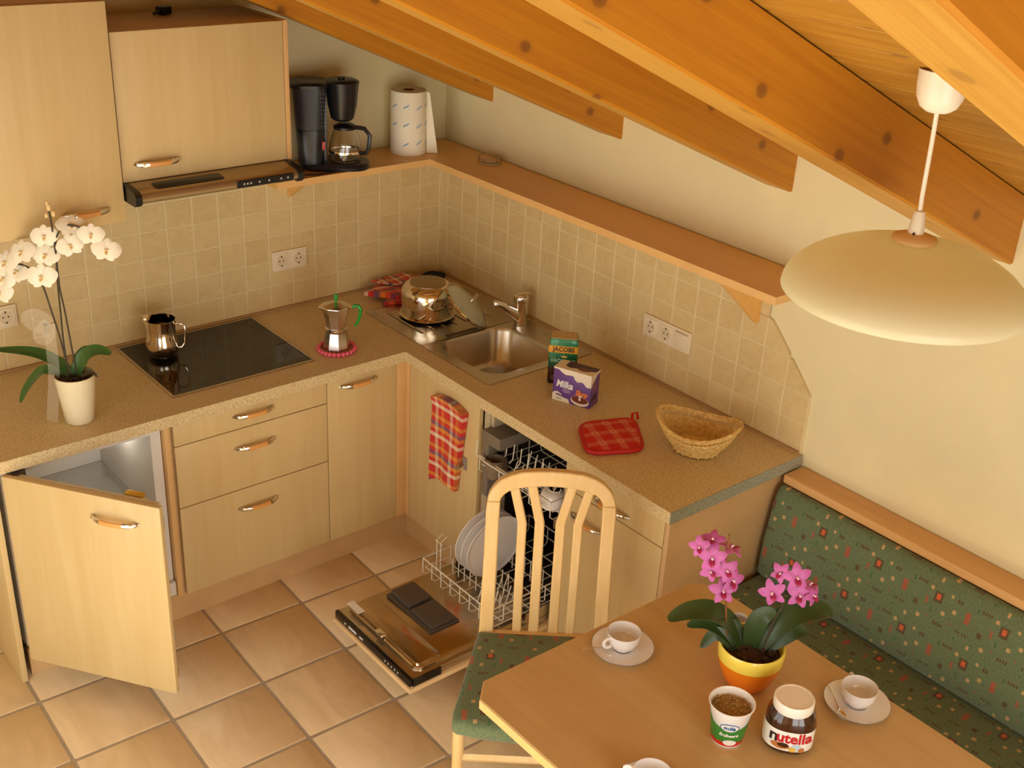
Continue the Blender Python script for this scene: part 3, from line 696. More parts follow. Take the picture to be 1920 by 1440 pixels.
mk('hook_plate', MB().box(-.596, -.5925, -.975, -.950, .485, .535, r=.001), P('hook_clear', rgb(200, 190, 180), .1, Transmission_Weight=.6), hk)
mk('hook_tip', MB().tube([(-.596, -.962, .50), (-.612, -.962, .492), (-.622, -.962, .500), (-.622, -.962, .515)], .004, 8), M_chrome, hk)

# ------------------------------------------------------------------ wall cabinets, extractor, shelf
t = thing('wall_cabinet', 'tall maple wall cabinet above the white orchid', 'cabinet', (-1.8, -.18, 1.394))
mk('carcass', MB().box(-2.105, -1.507, -.342, -.011, 1.394, 2.065), M_carc, t, flat=True)
d = mk('door', MB().box(-2.105, -1.507, -.361, -.343, 1.396, 2.063, r=.003), M_front, t); handle(HY(-1.632, 1.445, -.361), .155, d)
t = thing('wall_cabinet', 'maple wall cabinet with a flap door over the extractor hood', 'cabinet', (-1.2, -.17, 1.515))
mk('carcass', MB().box(-1.500, -.922, -.326, -.011, 1.520, 1.970), M_carc, t, flat=True)
mk('side_panel', MB().box(-.9215, -.905, -.345, -.011, 1.513, 1.972, r=.001), M_edge, t)
d = mk('door', MB().box(-1.499, -.9235, -.345, -.327, 1.515, 1.971, r=.0025), M_front, t); handle(HY(-1.383, 1.568, -.345), .158, d)
t = thing('extractor_hood', 'slim steel and black extractor hood under the flap-door cabinet', 'extractor hood', (-1.2, -.2, 1.465))
prof = [(-.011, 1.468), (-.425, 1.466), (-.436, 1.474), (-.436, 1.490), (-.425, 1.500), (-.342, 1.514), (-.011, 1.514)]
def yz(prof, xa, xb, k=0): 
    n = len(prof); return MB().add([(x, y, z) for x in (xa, xb) for y, z in prof], [tuple(range(n)), tuple(reversed(range(n, 2 * n)))] + [(i, i + n, (i + 1) % n + n, (i + 1) % n) for i in range(n)], k)
mk('body', yz(prof, -1.482, -.935), P('hood_steel', rgb(176, 156, 120), .30, .8), t, ang=50)
prof2 = [(-.011, 1.462), (-.428, 1.460), (-.443, 1.472), (-.443, 1.494), (-.428, 1.506), (-.342, 1.5145), (-.011, 1.5145)]
mk('end_cap', yz(prof2, -1.503, -1.482), M_black, t); mk('end_cap', yz(prof2, -.935, -.914), M_black, t)
mk('filter_slot', MB(frame((-1.42, -.417, 1.5025), (1, 0, 0), (0, .9866, .163), (0, -.163, .9866))).loft([rrect(.115, .026, .118, .024, .012, 4, 0), rrect(.115, .026, .112, .018, .010, 4, .003)], False), M_black, t)
cp = mk('control_panel', MB(frame((-1.165, -.4365, 1.470), (1, 0, 0), (0, 0, 1), (0, -1, 0))).loft([rrect(.11, .013, .105, .0125, .008, 4, 0), rrect(.11, .013, .103, .0105, .008, 4, .003)], False), M_black, t)
for i, xx in enumerate((.03, .042, .054, .085, .12, .165, .19)):
    mk('button', MB(frame((-1.165 + xx, -.4395, 1.483), (1, 0, 0), (0, 0, 1), (0, -1, 0))).loft([rrect(0, 0, .003, .003, .001, 2, 0), rrect(0, 0, .003, .003, .001, 2, .001)], False), P('button_white', rgb(190, 186, 170), .4), cp)
mk('filter_mesh', MB().box(-1.46, -.95, -.40, -.05, 1.4625, 1.4675), P('filter', rgb(150, 140, 120), .4, .8), t)
ck = thing('plug', 'small black plug lying on top of the flap-door wall cabinet', 'plug', (-1.215, -.10, 1.9715))
mk('body', MB(X4((-1.215, -.10, 1.9715), .5)).box(-.022, .02, -.018, .018, 0, .026, r=.006), M_black, ck)
mk('cable_stub', MB().tube([(-1.232, -.112, 1.985), (-1.25, -.125, 1.982), (-1.262, -.12, 1.977)], .005, 8), M_black, ck)

SZ0, SZ1 = 1.375, 1.400
shelf = thing('corner_shelf', 'L-shaped beech shelf along both walls above the tiles', 'shelf', (-.2, -.2, SZ0))
mk('board', MB().prism([(-.904, -.011), (-.904, -.230), (-.246, -.238), (-.240, -1.925), (-.011, -1.925), (-.011, -.011)], SZ0, SZ1), M_shelf, shelf, flat=True)
mk('front_edge', MB().add([(-.904, -.230, SZ0), (-.246, -.238, SZ0), (-.246, -.238, SZ1), (-.904, -.230, SZ1), (-.904, -.232, SZ0), (-.248, -.240, SZ0), (-.248, -.240, SZ1), (-.904, -.232, SZ1)],
    [(0, 1, 2, 3), (4, 7, 6, 5), (0, 3, 7, 4), (3, 2, 6, 7), (0, 4, 5, 1), (1, 5, 6, 2)]).add([(-.246, -.238, SZ0), (-.240, -1.925, SZ0), (-.240, -1.925, SZ1), (-.246, -.238, SZ1), (-.248, -.240, SZ0), (-.242, -1.927, SZ0), (-.242, -1.927, SZ1), (-.248, -.240, SZ1)],
    [(0, 1, 2, 3), (4, 7, 6, 5), (0, 3, 7, 4), (3, 2, 6, 7), (0, 4, 5, 1), (1, 5, 6, 2)]), M_shelf_edge, shelf, flat=True, label='pale edge banding')
mk('end_edge', MB().box(-.242, -.011, -1.927, -1.925, SZ0, SZ1), M_shelf_edge, shelf, flat=True)
def bracket(M, s): # triangle in local xy, thickness z
    mk('bracket', MB(M).prism([(0, 0), (s[0], 0), (.012, -s[1]), (0, -s[1])], -.008, .008), M_shelf, shelf, flat=True)
bracket(frame((-.735, -.0105, SZ0), (0, -1, 0), (0, 0, 1), (1, 0, 0)), (.165, .105))
bracket(frame((-.0105, -1.700, SZ0), (-1, 0, 0), (0, 0, 1), (0, 1, 0)), (.215, .185))

# ------------------------------------------------------------------ coffee maker
o = (-.640, -.136, SZ1); A = math.atan2(-.50, .87); Mx = X4(o, A) @ Matrix.Diagonal((1.06, 1.04, 1.10, 1))
t = thing('coffee_maker', 'black filter coffee maker with a glass jug on the corner shelf', 'coffee maker', o, A)
blk = P('coffee_black', rgb(26, 27, 32), .28); blk2 = P('coffee_black_satin', rgb(44, 46, 54), .42)
mk('base', MB(Mx).loft([rrect(.025, 0, .120, .072, .06, 6, .001), rrect(.025, 0, .122, .074, .06, 6, .012), rrect(.025, 0, .116, .068, .06, 6, .022)]), blk, t)
mk('tower', MB(Mx).loft([rrect(-.055, 0, .045 + .006 * i / 4, .062 + .004 * i / 4, .035, 5, .02 + .115 * i / 4) for i in range(5)]), blk, t)
mk('water_tank', MB(Mx).loft([rrect(-.056, 0, .050 + .008 * i / 4, .064 + .005 * i / 4, .035, 5, .1355 + .135 * i / 4) for i in range(5)]), blk2, t)
mk('tank_lid', MB(Mx).loft([rrect(-.058, 0, .064, .072, .038, 5, .271), rrect(-.058, 0, .065, .073, .038, 5, .281), rrect(-.058, 0, .055, .063, .034, 5, .288)]), blk, t)
mk('filter_basket', MB(Mx).lathe([(.030, .158), (.040, .166), (.050, .21), (.056, .268), (.058, .28)], 28, (.054, 0)), blk, t)
mk('basket_lid', MB(Mx).lathe([(.060, .280), (.061, .286), (.050, .292), (.012, .293), (.012, .299), (.004, .301)], 28, (.052, 0)), blk, t)
dots = MB(Mx)
for i in range(9):
    for q in range(3): dots.box(-.020 + .009 * q, -.018 + .009 * q, -.0668, -.0655, .15 + .013 * i, .152 + .013 * i)
mk('level_dots', dots, P('dot_grey', rgb(120, 124, 130), .4), t, kind='stuff')
mk('front_trim', MB(Mx).box(-.012, .000, -.046, .046, .02, .27, r=.003), blk, t)
mk('switch', MB(Mx).box(-.018, -.008, -.0660, -.0615, .072, .100, r=.002), P('red_switch', rgb(170, 20, 16), .3, Emission_Color=rgb(200, 20, 10), Emission_Strength=.15), t, label='red switch')
cf = mk('glass_jug', MB(Mx).lathe([(.042, .0225), (.052, .030), (.056, .060), (.050, .095), (.040, .122), (.038, .130), (.036, .130), (.038, .121), (.048, .094), (.054, .060), (.050, .032), (.040, .0255)], 32, (.062, 0), cap0=False, cap1=False), M_glass, t)
mk('jug_lid', MB(Mx).lathe([(.040, .130), (.041, .138), (.028, .146), (.004, .148)], 24, (.062, 0)), blk, cf)
mk('jug_handle', MB(Mx).tube([(.098, -.010, .136), (.128, -.020, .134), (.146, -.026, .112), (.142, -.026, .07), (.134, -.024, .052), (.112, -.014, .050)], (.0075), 8, flat=(0, 1, 0)), blk, cf)
mk('jug_band', MB(Mx).lathe([(.0572, .052), (.0575, .056), (.0572, .060)], 32, (.062, 0), cap0=False, cap1=False), M_chrome, cf)
mk('warming_plate', MB(Mx).lathe([(.054, .021), (.055, .024)], 28, (.062, 0)), blk, t)
mk('power_cable', MB().tube([(-.72, -.10, 1.404), (-.77, -.14, 1.404), (-.80, -.19, 1.404), (-.73, -.222, 1.404), (-.64, -.215, 1.404)], .003, 6), M_black, t)

# ------------------------------------------------------------------ kitchen roll and glass dish
o = (-.262, -.112, SZ1); t = thing('kitchen_roll', 'white kitchen paper roll with faint blue print on the corner shelf', 'paper roll', o)
pap = P('paper', rgb(246, 238, 214), .9, noise=.02)
mk('roll', MB().lathe([(.022, SZ1), (.067, SZ1), (.069, SZ1 + .004), (.069, SZ1 + .240), (.067, SZ1 + .243), (.022, SZ1 + .243)], 40, o[:2], cap0=False, cap1=False), pap, t)
mk('core', MB().lathe([(.022, SZ1 + .001), (.022, SZ1 + .242), (.020, SZ1 + .242), (.020, SZ1 + .001)], 24, o[:2], cap0=False, cap1=False), M_cork, t)
mk('loose_sheet', MB().add([(o[0] + .053, o[1] - .042, SZ1 + .238), (o[0] + .060, o[1] - .055, SZ1 + .235), (o[0] + .088, o[1] - .075, SZ1 + .002), (o[0] + .052, o[1] - .050, SZ1 + .002),
    (o[0] + .054, o[1] - .041, SZ1 + .238), (o[0] + .061, o[1] - .054, SZ1 + .235), (o[0] + .089, o[1] - .074, SZ1 + .002), (o[0] + .053, o[1] - .049, SZ1 + .002)],
    [(0, 1, 2, 3), (4, 7, 6, 5), (0, 4, 5, 1), (1, 5, 6, 2), (2, 6, 7, 3), (3, 7, 4, 0)]), pap, t)
pb, pp = P('print_blue', rgb(140, 176, 206), .8), P('print_pink', rgb(222, 200, 190), .8)
for i, (a, z) in enumerate([(-2.3, .045), (-2.3, .12), (-2.3, .19), (-1.55, .05), (-1.55, .115), (-1.55, .185), (-.85, .045), (-.85, .12), (-.85, .19), (-3.0, .12), (-3.0, .19)]):
    mb = MB(Matrix.Translation((o[0], o[1], SZ1 + z)) @ Matrix.Rotation(a, 4, 'Z'))
    mb.tube([(.0692, -.010, -.006), (.0698, -.003, .001), (.0698, .003, .001), (.0692, .010, .009)], (.0025, .0008), 6, flat=(1, 0, 0)); mk('print_mark', mb, pb if (i % 3) != 1 else pb, t)
o = (-.075, -.392, SZ1); t = thing('glass_dish', 'small clear glass dish on the shelf along the wall', 'dish', o)
mk('dish', MB().lathe([(.030, SZ1 + .0005), (.040, SZ1 + .002), (.046, SZ1 + .022), (.043, SZ1 + .022), (.037, SZ1 + .005), (.0005, SZ1 + .005)], 28, o[:2]), M_glass, t)
mk('contents', MB().lathe([(.030, SZ1 + .0055), (.028, SZ1 + .011), (.005, SZ1 + .012)], 16, o[:2]), P('wax', rgb(206, 176, 130), .5), t)

# ------------------------------------------------------------------ hob and milk jug
t = thing('hob', 'black glass ceramic hob set into the worktop', 'hob', (-1.2, -.27, WT))
mk('frame', MB().cells([-1.465, -1.458, -.934, -.927], [-.503, -.496, -.044, -.037], lambda i, j: not (i == 1 and j == 1), WT, WT + .006), M_steel, t, flat=True)
mk('glass_plate', MB().box(-1.458, -.934, -.496, -.044, WT, WT + .0055), M_blackgloss, t, flat=True)
for (x, y, r) in ((-1.33, -.15, .075), (-1.06, -.16, .10), (-1.33, -.38, .095), (-1.06, -.39, .075)):
    mk('cooking_zone', MB().lathe([(r, WT + .0055), (r, WT + .0057), (r - .0015, WT + .0057), (r - .0015, WT + .0055)], 40, (x, y), cap0=False, cap1=False), P('zone_line', rgb(52, 48, 44), .3), t)
o = (-1.350, -.178, WT + .0059); z = o[2]; t = thing('milk_jug', 'small stainless steel milk jug standing on the hob', 'jug', o)
jp = [(r_ * 1.08, z_) for r_, z_ in [(.038, z), (.045, z + .003), (.0535, z + .030), (.053, z + .052), (.046, z + .080), (.0450, z + .105), (.0475, z + .138), (.0460, z + .138), (.0435, z + .105), (.044, z + .08), (.051, z + .052), (.0515, z + .03), (.042, z + .005)]]
Ld = math.atan2(.632, -.773)
def spout(a, i, lo=6, hi=7): return 0
mb = MB(); n = 40; loops = []
for i, (r, zz) in enumerate(jp):
    k = max(0, (zz - z - .10) / .035); L = []
    for j in range(n):
        a = 2 * PI * j / n; d_ = math.cos(a - Ld); rr = r + k * .018 * max(0, d_) ** 12; L.append((o[0] + rr * math.cos(a), o[1] + rr * math.sin(a), zz + k * .006 * max(0, d_) ** 12))
    loops.append(L)
mb.loft(loops); mk('body', mb, M_pot, t, ang=60)
hd = Vector((.773, -.632, 0)); hp = lambda r, zz: (o[0] + hd.x * r, o[1] + hd.y * r, z + zz)
mk('handle', MB().tube([hp(.044, .118), hp(.060, .124), hp(.080, .120), hp(.084, .10), hp(.082, .055), hp(.070, .035), hp(.052, .032)], .0038, 8), M_pot, t)

# ------------------------------------------------------------------ moka pot on beaded trivet
tc = (-.812, -.462); t = thing('trivet', 'round cork trivet ringed with pink beads under the moka pot', 'trivet', (*tc, WT))
mk('disc', MB().lathe([(.056, WT), (.058, WT + .005), (.054, WT + .010), (.004, WT + .010)], 32, tc), M_cork, t)
bead = None
for i in range(25):
    a = 2 * PI * i / 25
    if bead is None: ob = mk('bead', MB().ball((0, 0, 0), .0088, 10), M_pink, t, local=True); bead = ob.data
    else: ob = bpy.data.objects.new('bead', bead); C.objects.link(ob); ob.parent = t
    ob.location = (.0655 * math.cos(a), .0655 * math.sin(a), .0088)
z = WT + .0105; t = thing('moka_pot', 'aluminium moka pot with green knob and handle on the pink trivet', 'coffee pot', (*tc, z))
def oct_(r, zz, n=8, of=PI / 8, sp=0):
    r *= 1.13; return [(tc[0] + (r + sp * max(0, math.cos(2 * PI * j / n + of - Ld)) ** 8) * math.cos(2 * PI * j / n + of), tc[1] + (r + sp * max(0, math.cos(2 * PI * j / n + of - Ld)) ** 8) * math.sin(2 * PI * j / n + of), zz) for j in range(n)]
mk('boiler', MB().loft([oct_(.042, z), oct_(.043, z + .004), oct_(.040, z + .030), oct_(.0335, z + .066)]), M_alu, t, ang=20)
mk('collar', MB().lathe([(.038, z + .066), (.040, z + .069), (.040, z + .078), (.036, z + .082)], 28, tc), M_alu, t)
mk('upper_chamber', MB().loft([oct_(.031, z + .082), oct_(.034, z + .105), oct_(.040, z + .140), oct_(.045, z + .160, sp=.020), oct_(.043, z + .160, sp=.020), oct_(.039, z + .14)], True, True), M_alu, t, ang=20)
mk('lid', MB().loft([oct_(.045, z + .161, sp=.018), oct_(.044, z + .164, sp=.018), oct_(.012, z + .177), oct_(.003, z + .178)]), M_alu, t, ang=20)
mk('knob', MB().lathe([(.004, z + .177), (.0055, z + .186), (.0075, z + .198), (.006, z + .208), (.001, z + .210)], 14, tc), M_green_pl, t, label='green knob')
kp = lambda r, zz: (tc[0] + hd.x * r, tc[1] + hd.y * r, z + zz)
mk('hinge', MB().tube([kp(.038, .158), kp(.050, .162), kp(.058, .160)], (.008, .006), 8), M_chrome, t)
mk('handle', MB().tube([kp(.056, .160), kp(.066, .166), kp(.080, .166), kp(.088, .155), kp(.086, .130), kp(.076, .100), kp(.066, .088)], [(.006, .006), (.007, .006), (.0075, .007), (.0075, .007), (.007, .006), (.006, .005), (.0045, .004)], 10), M_green_pl, t, label='clear green handle')

# ------------------------------------------------------------------ sink, tap, pan, lid, cloths
t = thing('sink', 'stainless steel sink with drainer set into the corner worktop', 'sink', (-.3, -.6, WT))
bx, by, bhx, bhy = -.315, -.786, .170, .172
N6 = 6
def blend(r1, z1): return r1
outer = rrect(-.2875, -.805, .2475, .200, .012, N6, WT + .004); edge0 = rrect(-.2875, -.805, .2475, .200, .012, N6, WT)
mb = MB().loft([edge0, outer, rrect(bx, by, bhx + .012, bhy + .012, .085, N6, WT + .0025), rrect(bx, by, bhx, bhy, .080, N6, WT + .001), rrect(bx, by, bhx - .006, bhy - .006, .078, N6, WT - .012),
    rrect(bx, by, bhx - .018, bhy - .018, .075, N6, WT - .125), rrect(bx, by, bhx - .035, bhy - .035, .070, N6, WT - .145), rrect(bx, by, .035, .035, .034, N6, WT - .150)], False, True)
mk('bowl', mb, M_steel, t, ang=50)
mk('drain', MB().lathe([(.036, WT - .149), (.034, WT - .146), (.020, WT - .1475), (.004, WT - .1475)], 24, (bx, by)), M_chrome, t)
dr = MB().loft([rrect(-.2875, -.410, .2475, .195, .012, 4, WT), rrect(-.2875, -.410, .2475, .195, .012, 4, WT + .004), rrect(-.30, -.400, .215, .165, .03, 4, WT + .003), rrect(-.30, -.400, .205, .155, .03, 4, WT + .0012)], False, True)
mk('drainer', dr, M_steel, t, ang=50)
for i in range(7):
    x = -.46 + .053 * i; mk('ridge', MB().tube([(x, -.27, WT + .0012), (x, -.28, WT + .003), (x, -.50, WT + .003), (x, -.51, WT + .0012)], (.006, .0018), 8, flat=(0, 0, 1)), M_steel, t)
mk('overflow_tray', MB().loft([rrect(-.335, -.5875, .075, .012, .008, 3, WT + .0041), rrect(-.335, -.5875, .070, .009, .007, 3, WT + .0048)], False), P('tray_dark', rgb(110, 96, 76), .4, .8), t)
t = thing('tap', 'chrome mixer tap at the back of the sink', 'tap', (-.090, -.640, WT + .004)); tx, ty, tz = -.092, -.640, WT + .004
mk('body', MB().lathe([(.027, tz), (.027, tz + .006), (.029, tz + .012), (.027, tz + .085), (.029, tz + .095)], 24, (tx, ty)), M_chrome, t)
mk('spout', MB().tube([(tx - .005, ty, tz + .030), (tx - .05, ty + .004, tz + .062), (tx - .095, ty + .008, tz + .096), (tx - .118, ty + .010, tz + .104)], [(.022, .026), (.020, .020), (.017, .014), (.014, .011)], 12), M_chrome, t)
mk('aerator', MB().lathe([(.011, tz + .088), (.013, tz + .092), (.013, tz + .108), (.010, tz + .114)], 18, (tx - .116, ty + .010)), M_chrome, t)
mk('lever', MB().lathe([(.029, tz + .096), (.031, tz + .104), (.028, tz + .114), (.012, tz + .122)], 24, (tx, ty)).tube([(tx - .01, ty + .005, tz + .118), (tx + .010, ty - .012, tz + .126), (tx + .020, ty - .024, tz + .128)], [(.016, .005), (.014, .004), (.009, .003)], 10), M_chrome, t)
t = thing('saucepan', 'polished steel pan drying upside down on the drainer', 'pan', (-.345, -.375, WT + .005)); o = (-.345, -.375); z = WT + .0052
mk('pan_body', MB().lathe([(.106, z + .006), (.106, z + .010), (.101, z + .012), (.1035, z + .05), (.1050, z + .090), (.101, z + .110), (.090, z + .126), (.078, z + .134), (.072, z + .1335), (.003, z + .1335)], 48, o, cap0=False), M_pot, t, ang=40)
mk('rolled_rim', MB().lathe([(.101, z + .008), (.105, z + .005), (.110, z + .007), (.111, z + .011), (.107, z + .014), (.102, z + .0125)], 48, o, cap0=False, cap1=False), M_pot, t)
mk('base_disc', MB().lathe([(.070, z + .1336), (.070, z + .1365), (.067, z + .1375), (.003, z + .1375)], 40, o), P('base_matte', rgb(168, 150, 122), .4, .9), t)
lid_c = Vector((-.270, -.528, .900)); ln = Vector((.487, -.469, .737)).normalized(); lx = ln.cross(Vector((0, 0, 1))).normalized(); ly = ln.cross(lx)
LM = frame(lid_c, lx, ly, ln); t = thing('pan_lid', 'domed glass pan lid with a steel rim leaning on the upturned pan', 'lid', tuple(lid_c))
mk('glass_dome', MB(LM).lathe([(.104, 0), (.092, .010), (.060, .020), (.012, .025), (.012, .0225), (.060, .0175), (.091, .0075), (.102, -.002)], 40), P('smoky_glass', (.93, .97, .92, 1), .03, Transmission_Weight=.9, IOR=1.3), t, ang=60)
mk('steel_rim', MB(LM).lathe([(.102, -.004), (.107, -.005), (.109, 0), (.107, .004), (.103, .003)], 40, cap0=False, cap1=False), M_pot, t)
mk('knob', MB(LM).lathe([(.012, .0255), (.006, .030), (.005, .036), (.010, .040)], 16).tube([(-.017, 0, .040), (-.020, 0, .050), (-.010, 0, .060), (.010, 0, .060), (.020, 0, .050), (.017, 0, .040)], .0028, 8), M_chrome, t)

t = thing('dish_towel', 'folded red and blue striped dish towel in the corner by the drainer', 'towel', (-.32, -.11, WT))
def slab(c, z0, z1, wav=.003):
    n = 8; loops = []
    for i in range(n + 1):
        u = i / n; a = Vector(c[0]).lerp(Vector(c[3]), u); b = Vector(c[1]).lerp(Vector(c[2]), u); L1 = []; L2 = []
        for j in range(7):
            v = j / 6; p = a.lerp(b, v); w_ = wav * math.sin(u * 6 + v * 4)
            L1.append((p.x, p.y, z1 + w_ - .004 * (abs(2 * v - 1) ** 6))); L2.append((p.x, p.y, z0 + .003 * (abs(2 * v - 1) ** 6)))
        loops.append(L1 + list(reversed(L2)))
    return loops
mk('lower_fold', MB().loft(slab([(-.445, -.205), (-.305, -.262), (-.165, -.085), (-.19, -.030)], WT + .005, WT + .018)), M_cloth, t, ang=60)
mk('upper_fold', MB().loft(slab([(-.470, -.115), (-.370, -.215), (-.165, -.100), (-.250, -.028)], WT + .020, WT + .040, .004)), M_cloth, t, ang=60)
mk('corner_flap', MB().loft(slab([(-.400, -.045), (-.33, -.14), (-.20, -.10), (-.25, -.03)], WT + .043, WT + .050, .003)), plaid('cloth_flap', 0, 1, .06, .05, [RED, WHT, BLU, ORG], [RED, ORG, WHT, DKR], (0, 0), .5), t, ang=60)
t = thing('cloth', 'dark blue crumpled cloth in the back corner behind the pan', 'cloth', (-.11, -.06, WT))
mb = MB(); loops = []
for i, (zz, s_) in enumerate(((0.001, .9), (.012, 1.0), (.026, .85), (.036, .55), (.040, .2))):
    loops.append([(-.110 + s_ * .062 * math.cos(a) * (1 + .18 * math.sin(3 * a + i)), -.080 + s_ * .045 * math.sin(a) * (1 + .2 * math.cos(4 * a)), WT + zz + .003 * math.sin(5 * a + i)) for a in [2 * PI * j / 20 for j in range(20)]])
mb.loft(loops); mk('main_fold', mb, P('navy_cotton', rgb(30, 34, 52), .9, noise=.15), t, ang=70)
mk('hem', MB().tube([(-.165, -.08, WT + .010), (-.13, -.112, WT + .014), (-.085, -.115, WT + .012), (-.055, -.085, WT + .012)], .005, 7), MATS['navy_cotton'], t)

# ------------------------------------------------------------------ coffee pack and chocolate box
PU, PW = rgb(104, 66, 136), rgb(232, 220, 196)
def boxed(o, d, w_, dp, h):
    d = Vector((d[0], d[1], 0)).normalized(); n_ = Vector((d.y, -d.x, 0))  # outward front normal
    return frame(o, d, (0, 0, 1), n_), d, n_
o = (-.348, -1.099, WT); CM, d_, n_ = boxed(o, (math.cos(-.80), math.sin(-.80)), .088, .058, .17); CM = CM @ Matrix.Diagonal((1.12, 1.02, 1.10, 1))
t = thing('coffee_pack', 'green brick pack of ground coffee beside the sink, behind the purple box', 'packet', o)
gm = NT('coffee_foil'); oo = gm.sep(gm.coord()); gm.col(gm.ramp(oo[2], [(0, rgb(40, 22, 12)), (.055, rgb(60, 34, 16)), (.075, rgb(22, 84, 56)), (.12, rgb(44, 120, 80)), (.17, rgb(52, 126, 88))])); gm.set(Roughness=.25, Metallic=.15)
gm.bump(gm.noise(gm.coord((60, 60, 60)), 1, 3), .4, .004)
def soft(cx, w_, dp, h, k): # softly crushed brick, local x width, y up, z towards viewer
    L = []
    for i, (yy, s_) in enumerate(((0, .96), (.006, 1.0), (h * .5, 1.01), (h * .90, 1.0), (h * .97, .97), (h, .90))):
        L.append([(x, yy, z) for (x, z, _) in rrect(w_ / 2, -dp / 2, w_ / 2 * s_, dp / 2 * s_, .005, 3)])
    return L
mk('pack', MB(CM).loft(soft(0, .088, .058, .168, 0)), gm.m, t, ang=40)
mk('top_flap', MB(CM).add([(.003, .1685, -.002), (.085, .1685, -.002), (.085, .172, -.054), (.003, .172, -.054), (.003, .1700, -.002), (.085, .1700, -.002), (.085, .1735, -.054), (.003, .1735, -.054)],
    [(0, 1, 2, 3), (4, 7, 6, 5), (0, 4, 5, 1), (1, 5, 6, 2), (2, 6, 7, 3), (3, 7, 4, 0)]), P('foil_top', rgb(196, 168, 118), .35, .3), t, flat=True)
mk('gold_band', MB(CM).box(-.0012, .0892, .118, .143, -.0592, .0012), P('gold_band', rgb(224, 160, 48), .35, .2), t)
bt = P('black_print', rgb(26, 18, 12), .5); wp = P('white_print', rgb(236, 232, 222), .5)
text('lettering', 'JACOBS', .0225, CM @ Matrix.Translation((.045, .1305, .0014)), bt, t, bold=.0006, sx=.86)
text('lettering', 'KRÖNUNG', .0165, CM @ Matrix.Translation((.046, .088, .0008)), P('green_print', rgb(176, 214, 176), .5), t, sx=.92, bold=.0002)
mk('crown_emblem', MB(CM @ Matrix.Translation((.048, .104, .0009))).prism([(-.008, -.003), (.008, -.003), (.010, .005), (.005, .001), (0, .007), (-.005, .001), (-.010, .005)], 0, .0004), P('gold_print', rgb(226, 186, 80), .4), t)
mk('bean_print', MB(CM @ Matrix.Translation((.044, .025, .0008))).prism([(.036 * math.cos(a), .016 * math.sin(a)) for a in [2 * PI * j / 20 for j in range(20)]], 0, .0004), P('brown_print', rgb(92, 50, 22), .5), t)

o = (-.413, -1.201, WT); d = Vector((-.364 + .413, -1.329 + 1.201, 0)); BM, d_, n_ = boxed(o, d, .135, .062, .118)
w_, dp, h = .141, .067, .122
t = thing('chocolate_box', 'purple and white carton of drinking chocolate on the worktop', 'box', o)
mk('carton', MB(BM).box(0, w_, 0, h, -dp, 0, r=.0012), P('purple_card', PU, .35), t)
wv = P('white_card', PW, .4); br = P('choc_print', rgb(112, 46, 22), .4); dkp = P('dark_purple', rgb(66, 34, 62), .45)
e = .0005
def pr(poly, m, z0=0.0, z1=.0006, M=None, nm='print'): mk(nm, MB(M or BM).prism(poly, z0, z1), m, t, flat=True)
wave = [(0, h), (0, h - .005), (.020, h - .006), (.032, h - .014), (.045, h - .020), (.060, h - .018), (.074, h - .017), (.082, h - .030), (.092, h - .036), (.104, h - .031), (.114, h - .034), (.124, h - .044), (.132, h - .046), (w_, h - .042), (w_, h)]
pr(wave, wv, nm='milk_wave')
SM = BM @ Matrix(((0, 0, 1, w_), (0, 1, 0, 0), (-1, 0, 0, 0), (0, 0, 0, 1)))     # right side: local x = depth back
pr([(0, h), (0, h - .052), (.015, h - .032), (.03, h - .024), (.045, h - .010), (dp, h - .008), (dp, h)], wv, M=SM, nm='milk_wave')
pr([(.012, .060), (.04, .070), (.044, .085), (.018, .078)], P('grey_lilac', rgb(140, 100, 110), .5), M=SM, nm='side_print')
pr([(.010, .020), (.05, .022), (.05, .045), (.012, .040)], dkp, M=SM, nm='side_print')
TM = BM @ Matrix(((1, 0, 0, 0), (0, 0, 1, h), (0, -1, 0, 0), (0, 0, 0, 1)))      # top: local y = back
pr([(0, 0), (w_, 0), (w_, dp), (0, dp)], wv, M=TM, nm='top_print'); pr([(.030, .028), (.046, .020), (.06, .022), (.09, .034), (.12, .030), (w_, .040), (w_, dp), (.028, dp)], dkp, .0006, .001, M=TM, nm='top_print')
pr([(.098 + .024 * math.cos(a), .030 + .013 * math.sin(a)) for a in [2 * PI * j / 20 for j in range(20)]], br, .001, .0014, M=TM, nm='top_print')
text('lettering', 'Milka', .035, BM @ Matrix.Translation((.043, .064, .0006)), wp, t, shear=.25, bold=.0011, sx=.84)
text('lettering', 'Slurp', .025, BM @ Matrix.Translation((.109, .048, .0016)), P('orange_print', rgb(240, 130, 30), .5), t, shear=.25, bold=.001, sx=.84)
pr([(.052 + .016 * math.cos(a), .043 + .008 * math.sin(a)) for a in [2 * PI * j / 16 for j in range(16)]], P('lilac_print', rgb(150, 116, 160), .5), nm='swirl_print')
pr([(0, 0), (.066, 0), (.062, .014), (.040, .017), (.020, .020), (0, .027)], wv, nm='milk_splash')
pr([(.004, .030), (.018, .034), (.032, .028), (.036, .022), (.022, .027), (.006, .024)], wv, nm='milk_splash')
text('small_print', 'Kakao', .008, BM @ Matrix.Translation((.026, .010, .0008)), bt, t)
pr([(.104 + .034 * math.cos(a), .020 + .018 * math.sin(a)) for a in [2 * PI * j / 24 for j in range(24)]], wv, .0006, .0010, nm='cup_print')
pr([(.104 + .031 * math.cos(a), .024 + .013 * math.sin(a)) for a in [2 * PI * j / 24 for j in range(24)]], br, .0010, .0014, nm='cup_print')
pr([(.100, .022), (.109, .022), (.107, .036), (.114, .041), (.100, .042), (.101, .035)], wv, .0014, .0018, nm='milk_pour')

